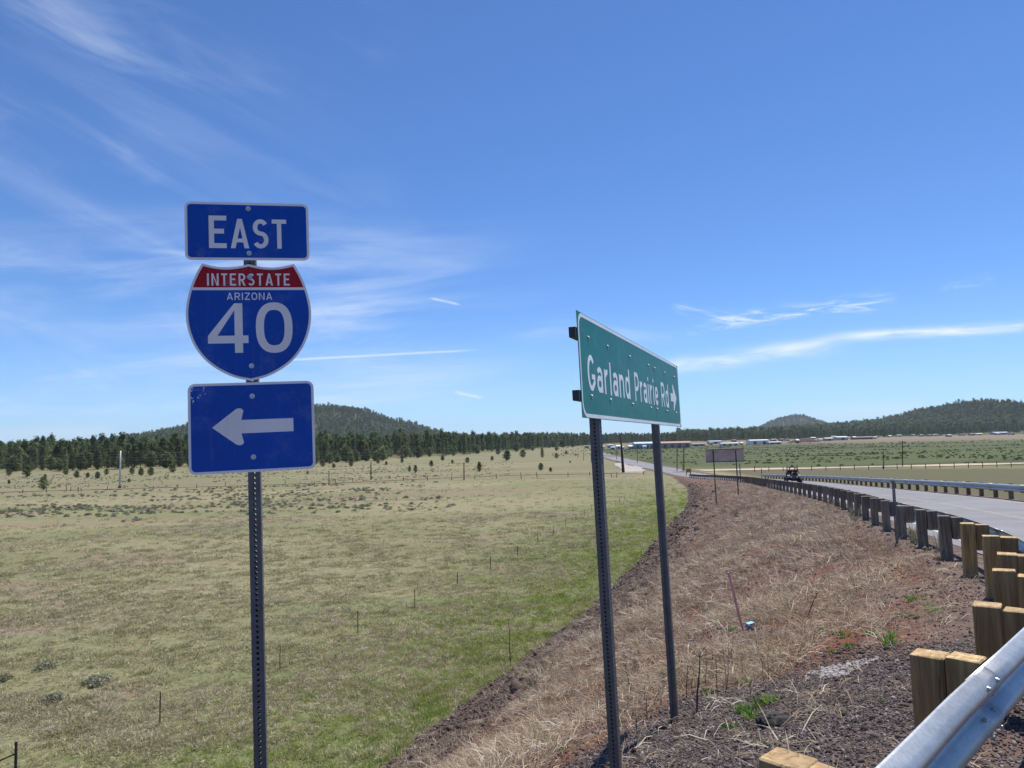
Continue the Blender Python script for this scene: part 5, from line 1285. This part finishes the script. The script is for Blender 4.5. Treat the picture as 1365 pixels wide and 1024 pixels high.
# braced corner post at the lower left
g = ground(21, 1030, 5, 60); e_ = empty('fence_brace', tuple(g)); tag(e_, 'dark steel corner post with a slanting brace at the bottom left corner', 'fence post')
t_ = at_y(21.5, 989, g.y); H_ = (t_ - g).z; MB().tube([(0, 0, -.3), (t_.x - g.x, 0, H_)], .035, 8).build('post', M['dark_steel'], e_)
l_ = at_y(2, 1022, g.y); MB().tube([(t_.x - g.x, 0, H_ * .62), (l_.x - g.x - .9, 0, -.05)], .022, 6).build('brace', M['dark_steel'], e_)
# taller bare stems at the toe
def stick(px, py, pxt, pyt, r_, label, mat='stick', kinks=2, twigs=0, group=None, cat='dead stalk', name='dead_stalk'):
    g = ground(px, py, 2, 100); t_ = at_y(pxt, pyt, g.y); rr2 = random.Random(int(px)); d_ = t_ - g; pts = [(0, 0, -.05)]
    for k in range(1, kinks + 1): q = k / (kinks + 1); pts.append(tuple(d_ * q + Vector((rr2.uniform(-1, 1), rr2.uniform(-1, 1), 0)) * d_.length * .03))
    pts.append(tuple(d_)); mb = MB().tube(pts, [r_ * (1 - .7 * k / (len(pts) - 1)) for k in range(len(pts))], 6)
    for k in range(twigs):
        q = rr2.uniform(.3, .95); b_ = d_ * q; v_ = Vector((rr2.uniform(-1, 1), rr2.uniform(-.5, .5), rr2.uniform(.4, 1))) * d_.length * .18; mb.tube([tuple(b_), tuple(b_ + v_ * .6), tuple(b_ + v_)], [r_ * .4, r_ * .3, r_ * .15], 4)
    o = mb.build(name, M[mat], None, tuple(g)); tag(o, label, cat, group); return o
stick(681, 886, 676.5, 822, .022, 'tall dark bare stem at the edge of the green grass below the bank', twigs=4)
stick(667, 882, 660, 869, .015, 'short leaning stem beside the tall dark bare one at the grass edge')
stick(929, 948, 933, 868, .010, 'dark upright dead stalk right of the right sign post', twigs=7)
stick(915, 930, 917, 888, .006, 'thin brown stalk close right of the right sign post', twigs=4)
stick(967, 920, 963, 858, .005, 'pale stalk forming the left arm of a V on the slope', 'straw', twigs=1)
stick(967, 920, 971, 856, .005, 'pale stalk forming the right arm of a V on the slope', 'straw', twigs=1)
stick(1074, 823, 1090, 790, .010, 'dark forked twig leaning right on the upper bank', twigs=3)
stick(1025, 905, 1023, 872, .004, 'thin grey stalk above the pale rubble patch', twigs=3)
stick(845, 931, 833, 890, .008, 'pale slanting stalk standing between the two sign posts', 'straw', twigs=1)
STK = ([(941, 915, 38), (950, 895, 30), (975, 880, 35), (1010, 870, 22), (905, 905, 30), (990, 905, 26), (925, 870, 28), (1062, 770, 24), (1120, 745, 18), (1040, 800, 22), (870, 900, 26), (958, 935, 22), (1000, 930, 20), (955, 920, 44), (922, 925, 36), (1018, 905, 30), (862, 960, 34), (848, 975, 30), (1140, 800, 24)])
for k, ((px, py, h), l_) in enumerate(zip(STK, near_labels([q[:2] for q in STK], 'wispy dead stalk, %s to %s, %s it'))):
    stick(px, py, px + (-1) ** k * (k % 4), py - h, .0042, l_, twigs=5, group='wispy stalks on the bank')
# fence along the dirt track: small wooden posts
e_ = empty('wire_fence', tuple(CROSS.at(150, 5)[0]) + (0,)); tag(e_, 'distant wire fence of small wooden posts along the dirt track on the left', 'fence')
WP = MB().tube([(0, 0, -.3), (.02, 0, .6), (0, 0, 1.25)], [.07, .065, .06], 6).mesh('fence_post', M['pole_wood']); tp = []
for px, py, h in [(-20, 659, 7), (30, 658, 6), (62, 657, 6), (88, 655, 7), (94, 655, 6), (104, 656, 7), (108, 655, 5), (143, 653, 5), (204, 653, 5), (237, 652, 6), (262, 651, 6), (300, 649, 6), (345, 648, 6), (380, 646, 6), (419, 648, 6), (447, 644, 5), (470, 643, 5), (538, 641, 6), (570, 641, 6), (602, 640, 5), (633, 639, 5), (662, 638, 6), (695, 639, 9), (716, 638, 9), (757, 636, 6), (786, 635, 6), (815, 637, 6), (822, 637, 7), (858, 633, 5)]:
    g = ground(px, py, 60, 400); o = link('fence_post', WP, e_, tuple(g - e_.location)); o.scale = (1, 1, h * g.y / 986 / 1.25); o.rotation_euler = (RNG.normal(0, .05), RNG.normal(0, .06), 0); tp.append(g)
tp = [p for p in tp]
for f_ in (.5, 1.0): MB().tube([tuple(p + Vector((0, 0, f_)) - e_.location) for p in tp], .004, 3, cap=False).build('wire', M['fence_wire'], e_)
e_ = empty('wire_fence', tuple(CROSS.at(400, 5)[0]) + (0,)); tag(e_, 'distant wire fence of small dark posts along the pale dirt road on the right', 'fence'); tp = []
for px in list(range(1006, 1380, 19)):
    py = 632 - (px - 900) * (632 - 624) / 465; g = ground(px, py - 1.5, 60, 600); o = link('fence_post', WP, e_, tuple(g - e_.location)); o.scale = (1.2, 1.2, RNG.uniform(.75, 1.15)); tp.append(g)
MB().tube([tuple(p + Vector((0, 0, .9)) - e_.location) for p in tp], .004, 3, cap=False).build('wire', M['fence_wire'], e_)

# ------------------------------------------------------------------ settlement
TIN = {}
def mcol(name, c_):
    if name not in TIN: TIN[name] = simple(name, c_, .6, 0, .08, .5)
    return TIN[name]
def building(px0, px1, pyb, D, h, wallc, roofc, label, gable=.9, depth=10, doors=1, cat='building', group=None, name='shed', pit=0):
    a, b_ = at_y(px0, pyb, D), at_y(px1, pyb, D); w = (b_ - a).length; cx__ = (a.x + b_.x) / 2; z0 = gz(cx__, D) - .1
    e_ = empty(name, (cx__, D + depth / 2, z0)); tag(e_, label, cat, group); zl_ = 1.0
    MB().box((0, 0, h / 2), (w, depth, h)).build('wall', mcol('wall_%s' % wallc[0], wallc[1]), e_)
    ov = .5; hw, hd = w / 2 + ov, depth / 2 + ov
    V = [(-hw, -hd, h), (hw, -hd, h), (hw, hd, h), (-hw, hd, h), (-hw, 0, h + gable), (hw, 0, h + gable), (-hw, -hd, h + .12), (hw, -hd, h + .12), (hw, hd, h + .12), (-hw, hd, h + .12)]
    MB().add(V, [(0, 3, 2, 1), (0, 1, 7, 6), (2, 3, 9, 8), (6, 7, 5, 4), (8, 9, 4, 5), (0, 6, 4, 9, 3), (1, 2, 8, 5, 7)]).build('roof', mcol('roof_%s' % roofc[0], roofc[1]), e_)
    for k in range(doors):
        x = -w / 2 + w * (k + .5) / doors; MB().box((x, -depth / 2 - .03, min(h * .4, 1.6)), (min(3.2, w / doors * .45), .08, min(h * .8, 3.2))).build('door', mcol('door_dark', (.10, .10, .11)), e_)
    return e_
wht = ('white', (.78, .79, .80)); blu = ('pale_blue', (.50, .60, .72)); red = ('rust', (.36, .23, .18)); tan = ('tan', (.42, .32, .25)); gry = ('grey', (.34, .35, .36)); brn = ('brown', (.20, .14, .11)); cre = ('cream', (.60, .56, .48))
building(847, 879, 600, 640, 4.6, ('steel_blue', (.30, .36, .46)), blu, 'long shed with pale blue white roof behind the right green sign post', 1.5, 14, 5)
building(882, 921, 600, 650, 4.2, tan, red, 'long low tan shed with faded rusty roof right of the green sign', 1.5, 12, 4)
building(1000.5, 1025.5, 594.5, 735, 4.2, wht, wht, 'long bright white warehouse right of the brown-backed sign', .8, 14, 2)
building(962, 985, 597.5, 690, 2.2, wht, wht, 'low white roofed shed above the brown-backed sign', .6, 8, 3)
building(946, 962, 591.5, 850, 3.0, blu, blu, 'pale blue roofed building behind the brown-backed sign', .8, 12, 1)
building(1026, 1042, 597, 700, 2.0, gry, wht, 'low grey shed just right of the white warehouse', .5, 8, 2)
building(1117, 1131, 593, 860, 3.6, ('blue_grey', (.42, .45, .52)), wht, 'blue grey barn in the middle of the right settlement', 1.0, 12, 1)
building(1139, 1164, 592, 900, 2.6, brn, gry, 'long dark brown shed left of the thin field poles', .7, 10, 5)
building(1101, 1111, 592.5, 850, 2.6, tan, wht, 'tan cabin with white roof left of the blue grey barn', .8, 8, 1)
building(924, 940, 598, 700, 2.0, gry, gry, 'low grey shed left of the brown-backed sign', .5, 7, 2)
building(1238, 1252, 585.5, 1180, 2.6, tan, brn, 'low brown roofed cabin below the right wooded hill', .8, 9, 1)
building(1326, 1345, 584, 1200, 3.2, gry, blu, 'pale roofed barn at the right edge below the wooded hill', 1, 12, 2)
rr_ = random.Random(12)
cols = [wht, tan, gry, cre, brn, blu]
def cabins(n_, x0, dx, jx, D0_, D1_, wa, wb, ha, hb, wc, rc, marks, fmt, group):
    it = []
    for k in range(n_): it.append((x0 + k * dx + rr_.uniform(-jx, jx), rr_.uniform(D0_, D1_), rr_.uniform(wa, wb)))
    lb = row_labels([q[0] for q in it], marks, fmt)
    for (px, D_0, w), l_ in zip(it, lb):
        building(px, px + w, 0, D_0, rr_.uniform(ha, hb), rr_.choice(wc), rr_.choice(rc), l_, rr_.uniform(.3, 1.1), rr_.uniform(5, 10), 1, group=group, name='cabin')
cabins(22, 1050, 14.4, 6, 940, 1270, 2.5, 7.5, 1.8, 3.2, cols, cols, [(1072, 'the red cinder heap'), (1124, 'the blue grey barn'), (1199, 'the taller field pole'), (1245, 'the brown roofed cabin'), (1335, 'the pale roofed barn')], '%s small far cabin to the %s of %s', 'cabins below the wooded hill')
cabins(18, 764, 6.4, 3, 600, 820, 2.0, 6.5, 1.6, 2.9, [wht, wht, cre, gry], [wht, wht, gry, blu], [(799, 'the left green sign post'), (828, 'the brown leaning pole'), (847, 'the long pale blue shed')], '%s small white yard cabin to the %s of %s', 'white cabins behind the sign posts')
cabins(13, 925, 10.5, 4, 770, 960, 1.8, 6, 1.5, 2.8, cols, cols[:5], [(950, 'the left brown sign post'), (980, 'the right brown sign post'), (1013, 'the white warehouse')], '%s low yard shed to the %s of %s', 'low sheds beside the warehouse')
for k in range(0):
    px = 1055 + k * 12.2 + rr_.uniform(-4, 4); D_0 = rr_.uniform(960, 1240); w = rr_.uniform(4, 10)
    building(px, px + w, 0, D_0, rr_.uniform(2.0, 3.4), cols[rr_.randrange(6)], cols[rr_.randrange(6)], 'small distant cabin in the settlement below the wooded hill', rr_.uniform(.4, 1.1), 8, 1, group='cabins below the wooded hill', name='cabin')
for k in range(0):
    px = 765 + k * 7.5 + rr_.uniform(-2, 2); D_0 = rr_.uniform(600, 800); w = rr_.uniform(3.5, 8)
    building(px, px + w, 0, D_0, rr_.uniform(1.8, 3.0), [wht, wht, cre, gry][rr_.randrange(4)], [wht, wht, gry, blu][rr_.randrange(4)], 'small white cabin in the crowded yard behind the green sign posts', rr_.uniform(.2, .8), 6, 1, group='white cabins behind the sign posts', name='cabin')
for k in range(0):
    px = 925 + k * 11 + rr_.uniform(-3, 3); D_0 = rr_.uniform(780, 940); w = rr_.uniform(3, 7)
    building(px, px + w, 0, D_0, rr_.uniform(1.8, 3.0), cols[rr_.randrange(5)], cols[rr_.randrange(5)], 'small low shed in the yards left and right of the white warehouse', rr_.uniform(.2, .8), 6, 1, group='low sheds beside the warehouse', name='cabin')
# cinder heap
g = Vector((at_y(1072, 590, 800).x, 800, 0)); g.z = gz(g.x, 800)
V = [];Fc = []
n1_, n2_ = 28, 8
for i_ in range(n2_ + 1):
    for j_ in range(n1_):
        a = 2 * math.pi * j_ / n1_; q = 1 - i_ / n2_; V.append((math.cos(a) * 19 * q + rr_.uniform(-.4, .4), math.sin(a) * 10 * q, 4.6 * (1 - q ** 1.8) + rr_.uniform(-.15, .15) - .2))
for i_ in range(n2_):
    for j_ in range(n1_): Fc.append((i_ * n1_ + j_, i_ * n1_ + (j_ + 1) % n1_, (i_ + 1) * n1_ + (j_ + 1) % n1_, (i_ + 1) * n1_ + j_))
o = link('cinder_heap', np_mesh('cinder_heap', V, Fc, simple('red_cinder', (.085, .05, .042), .95, 0, .2, .3)), None, tuple(g)); tag(o, 'broad dark red brown cinder heap right of the white warehouse', 'heap')

# ------------------------------------------------------------------ small things on the bank
g = ground(990, 840); t_ = at_y(971, 763, g.y - .05); d_ = t_ - g; L_ = d_.length
o = MB().cbox((0, 0, L_ / 2 - .05), (.036, .014, L_ + .1), .003).build('survey_stake', M['pink'], None, tuple(g)); o.rotation_euler = d_.to_track_quat('Z', 'X').to_euler(); tag(o, 'faded pink survey lath leaning left in the dead grass of the bank', 'stake')
g = ground(1000, 838); e_ = empty('drink_carton', tuple(g + Vector((0, 0, .045))), .5); e_.scale = (.72, .72, .72); e_.rotation_euler = (.15, -.1, .45); tag(e_, 'small crushed blue carton lying beside the pink survey lath', 'carton')
MB().cbox((0, 0, 0), (.16, .09, .08), .008, jit=.005).build('body', M['blue_plastic'], e_); MB().cbox((0, 0, .044), (.15, .085, .008), .002, jit=.003).build('top_flap', simple('pale_blue_card', (.22, .50, .72), .6), e_)
g = ground(719, 1001); mb = MB(); rr3 = random.Random(2); pts = [(-.10, 0, .03), (-.05, .01, .036), (0, -.008, .028), (.05, .006, .036), (.09, 0, .03)]
mb.tube(pts, [.030, .036, .022, .033, .028], 9); o = mb.build('crushed_can', M['silver'], None, tuple(g), .3, smooth=False); tag(o, 'crushed silver can lying in the red soil under the green weeds', 'can')
# dark asphalt lumps
def lump(px, py, s_, sq, label, mat='dark_rock', name='asphalt_lump', n=7, seed=0, cat='rock', group=None):
    g = ground(px, py, 2, 60); V, Fs = ICO; rr2 = random.Random(seed); mb = MB()
    for k in range(n):
        c_ = (rr2.uniform(-.55, .55) * s_ * sq[0], rr2.uniform(-.5, .5) * s_ * sq[1], rr2.uniform(.1, .5) * s_ * sq[2]); mb.blob(c_, s_ * rr2.uniform(.35, .6), seed * 50 + k, sq=sq, rough=.3)
    o = mb.build(name, M[mat], None, tuple(g)); tag(o, label, cat, group); return o
lump(1030, 967, .13, (1.3, .8, .75), 'black ragged asphalt lump lying on the gravel shoulder', seed=3, n=12)
lump(1142, 962, .035, (1.3, .8, .7), 'small black lump on the gravel left of the near timber post', seed=4, n=4)
lump(1162, 960, .03, (1, .9, .9), 'reddish black pebble beside the small black lump', seed=5, n=4)
# pale crumbling concrete patch
g = ground(1120, 893); mb = MB(); rr2 = random.Random(8)
for k in range(520):
    a = rr2.uniform(0, 6.28); q = rr2.random() ** .6 * (.75 + .25 * math.sin(3 * a + 1)); x = math.cos(a) * q * .38; y = math.sin(a) * q * .30; s_ = rr2.uniform(.006, .026)
    mb.blob((x + .25 * y, y, gz(g.x + x + .25 * y, g.y + y) - g.z + s_ * .3), s_, k, sq=(1, .8, .5), rough=.35)
o = mb.build('concrete_rubble', M['pale_rock'], None, tuple(g)); tag(o, 'pale grey crumbled concrete lying flat above the gravel', 'rubble', kind='stuff')
ST9 = ([(739, 815, .10), (735, 840, .08), (770, 804, .07), (899, 826, .06), (574, 968, .10), (598, 960, .08)])
for k, ((px, py, s_), l_) in enumerate(zip(ST9, near_labels([q[:2] for q in ST9], 'pale stone at the lower bank, %s to %s, %s it'))):
    lump(px, py, s_, (1.2, .8, .5), l_, 'pale_rock', 'stone', 3, 20 + k, group='pale stones along the bank')
# weeds
WD = [clump('leaves', 46, .09, .20, .75, .014, M['weed'], seg=3) for k in range(3)] + [clump('leaves', 60, .14, .12, 1.1, .022, M['weed'], seg=2) for k in range(3)]
GW = [clump('leaves', 50, .12, .42, .35, .012, M['sage'], seg=3) for k in range(2)]
def weed(px, py, s_, k, label, group=None, src=None):
    g = ground(px, py, 2, 120); src = src or WD; me = src[k % len(src)]; s_ *= .55
    o = link('weed_clump', me, None, tuple(g - Vector((0, 0, .01))), RNG.uniform(0, 6.28)); o.scale = (s_, s_, s_); tag(o, label, 'weed', group)
weed(724, 992, .85, 0, 'bright green weed tuft growing right above the crushed can')
weed(1000, 946, 1.1, 3, 'spreading bright green weed on the gravel left of the black asphalt lump')
weed(975, 972, .9, 4, 'low green weed between the right sign post and the black asphalt lump')
WDS = ([(1012, 942, .9), (985, 950, .8), (829, 900, .8), (884, 896, .9), (978, 840, 1.0), (1050, 808, .9), (1098, 844, 1.0), (995, 912, .9), (760, 838, 1.3), (746, 1000, .7), (1220, 800, 1.3), (1250, 815, 1.0), (1190, 850, .9), (1125, 850, 1.0), (942, 925, .8), (905, 880, .8), (870, 838, 1.0), (1205, 820, 1.0), (1175, 935, .4), (1110, 870, .7), (955, 905, .6), (1340, 925, .5), (1310, 905, .5), (1030, 935, 1.2), (1002, 958, 1.0), (1240, 812, 1.0), (1185, 860, 1.3), (1160, 845, 1.0), (1135, 862, .9), (735, 985, 1.4), (712, 996, 1.2), (835, 905, 1.2), (890, 905, 1.3), (1075, 842, .9), (1020, 885, .9)])
for k, ((px, py, s_), l_) in enumerate(zip(WDS, near_labels([q[:2] for q in WDS], 'small green weed tuft, %s to %s, %s it'))): weed(px, py, s_, k, l_, 'green weeds scattered on the bank')
GL9 = []
for (px, py, s_) in [(1222, 724, 1.3), (1255, 735, 1.1), (980, 690, 1.8), (945, 825, 1.0), (728, 900, 1.3), (712, 920, 1.0), (700, 935, .9), (858, 785, 1.4), (832, 805, 1.2), (905, 745, 1.6), (1140, 690, 1.4)]:
    GL9.append((px, py, s_))
for k, ((px, py, s_), l_) in enumerate(zip(GL9, near_labels([q[:2] for q in GL9], 'pale grey green weed, %s to %s, %s it'))): weed(px, py, s_ * 1.5, k, l_, 'grey green weeds on the bank', GW)
# three sage bushes in the near meadow
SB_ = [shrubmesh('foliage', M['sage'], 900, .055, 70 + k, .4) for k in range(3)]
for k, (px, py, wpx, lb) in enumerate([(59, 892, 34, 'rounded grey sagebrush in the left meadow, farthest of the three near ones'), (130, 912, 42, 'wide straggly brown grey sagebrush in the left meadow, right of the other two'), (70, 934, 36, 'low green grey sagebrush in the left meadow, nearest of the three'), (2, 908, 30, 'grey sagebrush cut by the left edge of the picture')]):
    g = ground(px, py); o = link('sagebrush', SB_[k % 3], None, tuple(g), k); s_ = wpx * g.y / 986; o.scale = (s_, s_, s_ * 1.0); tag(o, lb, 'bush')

# ------------------------------------------------------------------ side-by-side buggy with two riders
yU = 72.0; pU = at_y(1057, 644, yU); _, qU = EDGE.dist([pU.x], [pU.y]); (cx0, cy0), tg = EDGE.at(float(qU[0]), 0)
ue = empty('utility_buggy', (pU.x, pU.y, float(zroad(yU)) + .02)); ue.rotation_euler = (0, R(0), math.atan2(tg[1], tg[0]) + math.pi / 2 + R(2))   # local -y is the front... it drives towards the camera
ue.rotation_euler = (R(2.4), 0, math.atan2(tg[1], tg[0]) - math.pi / 2); tag(ue, 'dark open side by side buggy with white front fenders driving up the road towards us', 'buggy')
mb = MB().cbox((0, .2, .62), (1.15, 2.2, .34), .04).cbox((0, -1.05, .72), (.86, .55, .36), .08).cbox((0, -1.32, .58), (.74, .12, .34), .03).cbox((0, 1.1, .85), (1.2, .8, .34), .03)
mb.build('body', M['black'], ue)
for s_ in (-1, 1):
    mb = MB(); P = [(-1.44, .76), (-1.36, .92), (-1.12, 1.0), (-.80, .97), (-.62, .84), (-.70, .82), (-.85, .91), (-1.12, .94), (-1.32, .88), (-1.38, .76)]
    V = [(s_ * .46, y, z) for y, z in P] + [(s_ * .74, y, z - .04) for y, z in P]; n = len(P)
    mb.add(V, [tuple(range(n)), tuple(range(2 * n - 1, n - 1, -1))] + [(k, n + k, n + (k + 1) % n, (k + 1) % n) for k in range(n)]).build('front_fender', simple('pale_fender', (.30, .30, .33), .7, spec=.2), ue)
    MB().tube([(s_ * .34, -1.41, .80), (s_ * .34, -1.36, .80)], .075, 12).build('headlight', M['glass'], ue)
    MB().cbox((s_ * .62, .15, .66), (.06, 1.0, .5), .02).build('side_panel', M['black'], ue)
    MB().cbox((s_ * .3, .35, .98), (.48, .14, .62), .05).build('seat_back', M['dark_cloth'], ue); MB().cbox((s_ * .3, .05, .80), (.5, .5, .12), .04).build('seat', M['dark_cloth'], ue)
    for yy in (-1.02, 1.02):
        w_ = MB(); w_.tube([(s_ * .62, yy, .34), (s_ * .66, yy, .34), (s_ * .86, yy, .34), (s_ * .90, yy, .34)], [.29, .34, .34, .29], 20)
        o = w_.build('wheel', M['tyre'], ue); MB().tube([(s_ * .895, yy, .34), (s_ * .91, yy, .34)], [.17, .15], 12).build('rim', M['alu'], o)
        for k in range(16):
            a = 2 * math.pi * k / 16; w2 = MB().box((s_ * .76, yy + math.cos(a) * .345, .34 + math.sin(a) * .345), (.22, .06, .03), rot=Matrix.Rotation(-(a - math.pi / 2) * -1, 3, 'X')); 
    pts = [(s_ * .62, -.62, .85), (s_ * .56, -.15, 1.58), (s_ * .56, .55, 1.62), (s_ * .62, .95, .95)]
    MB().tube(pts, .028, 8).build('roll_bar', M['black'], ue)
    MB().cbox((s_ * .66, -.62, 1.15), (.05, .1, .14), .02).build('mirror', M['black'], ue)
for yy in (-.15, .55): MB().tube([(-.56, yy, 1.6), (.56, yy, 1.6)], .028, 8).build('cross_bar', M['black'], ue)
MB().tube([(-.45, -1.42, .45), (-.42, -1.52, .62), (.42, -1.52, .62), (.45, -1.42, .45)], .03, 8).build('bumper', M['black'], ue)
MB().cbox((0, -1.39, .66), (.5, .04, .2), .01).build('grille', M['dark_steel'], ue)
MB().tube([(.3 + .17 * math.cos(2 * math.pi * k / 16), -.42 + .06 * math.sin(2 * math.pi * k / 16), 1.12 + .16 * math.sin(2 * math.pi * k / 16)) for k in range(17)], .018, 6).build('steering_wheel', M['black'], ue)
def skin_obj(name, verts, edges, radii, mat, parent=None, sub=1):
    me = bpy.data.meshes.new(name); me.from_pydata(verts, edges, []); me.materials.append(mat); o = bpy.data.objects.new(name, me); COL.objects.link(o)
    md = o.modifiers.new('skin', 'SKIN'); me.skin_vertices.new() if not me.skin_vertices else None
    for k, r_ in enumerate(radii): me.skin_vertices[0].data[k].radius = (r_, r_) if not hasattr(r_, '__len__') else r_
    me.skin_vertices[0].data[0].use_root = True
    s_ = o.modifiers.new('sub', 'SUBSURF'); s_.levels = sub; s_.render_levels = sub
    if parent: o.parent = parent
    return o
def rider(x, label, shirt, steer):
    # joints: pelvis spine chest neck head-low head crown | shoulders elbows hands | hips knees ankles toes
    V = [(0, .08, .93), (0, .12, 1.12), (0, .12, 1.30), (0, .10, 1.42), (0, .07, 1.50), (0, .06, 1.58), (0, .07, 1.66)]
    rd = [(.15, .12), (.14, .11), (.17, .11), .05, .07, .085, .055]; Ed = [(0, 1), (1, 2), (2, 3), (3, 4), (4, 5), (5, 6)]
    for s_ in (-1, 1):
        b_ = len(V); hand = (s_ * .13, -.40, 1.14) if steer else (s_ * .16, -.28, .96)
        V += [(s_ * .19, .12, 1.33), (s_ * .25, -.08, 1.12), hand, (hand[0] * .85, hand[1] - .06, hand[2] + .02), (s_ * .10, -.02, .93), (s_ * .15, -.42, .95), (s_ * .13, -.56, .58), (s_ * .13, -.70, .52)]
        rd += [.065, .045, .034, .03, .095, .07, .05, .04]; Ed += [(2, b_), (b_, b_ + 1), (b_ + 1, b_ + 2), (b_ + 2, b_ + 3), (0, b_ + 4), (b_ + 4, b_ + 5), (b_ + 5, b_ + 6), (b_ + 6, b_ + 7)]
    e_ = empty('person', tuple(ue.matrix_basis @ Vector((x, 0, 0)))); e_.rotation_euler = ue.rotation_euler; e_.scale = (.9, .85, 1.0); tag(e_, label, 'person')
    skin_obj('body', V, Ed, rd, M['skin'], e_)
    g_ = lambda r_, k: tuple(q + k for q in r_) if hasattr(r_, '__len__') else r_ + k
    ids = [0, 1, 2, 7, 8, 15, 16]; mp = {a: k for k, a in enumerate(ids)}
    skin_obj('shirt', [V[k] for k in ids], [(mp[a], mp[b_]) for a, b_ in Ed if a in mp and b_ in mp], [g_(rd[k], .018) for k in ids], shirt, e_)
    ids = [0, 11, 12, 13, 19, 20, 21]; mp = {a: k for k, a in enumerate(ids)}
    skin_obj('trousers', [V[k] for k in ids], [(mp[a], mp[b_]) for a, b_ in Ed if a in mp and b_ in mp], [g_(rd[k], .016) for k in ids], M['dark_cloth'], e_)
    MB().blob((0, .065, 1.66), .105, 3, sq=(1, 1.05, .7), rough=.02).cbox((0, -.06, 1.64), (.15, .12, .015), .004).build('cap', M['cap'], e_, smooth=True)
    MB().cbox((0, -.045, 1.56), (.13, .03, .04), .008).build('sunglasses', M['black'], e_); MB().box((0, -.04, 1.525), (.03, .04, .04)).build('nose', M['skin'], e_)
ue.scale = (.80, .85, 1.02)
bpy.context.view_layer.update()
rider(.30, 'driver in dark shirt holding the steering wheel of the buggy', M['dark_cloth'], True)
rider(-.30, 'passenger in dark shirt sitting beside the driver in the buggy', M['dark_cloth'], False)
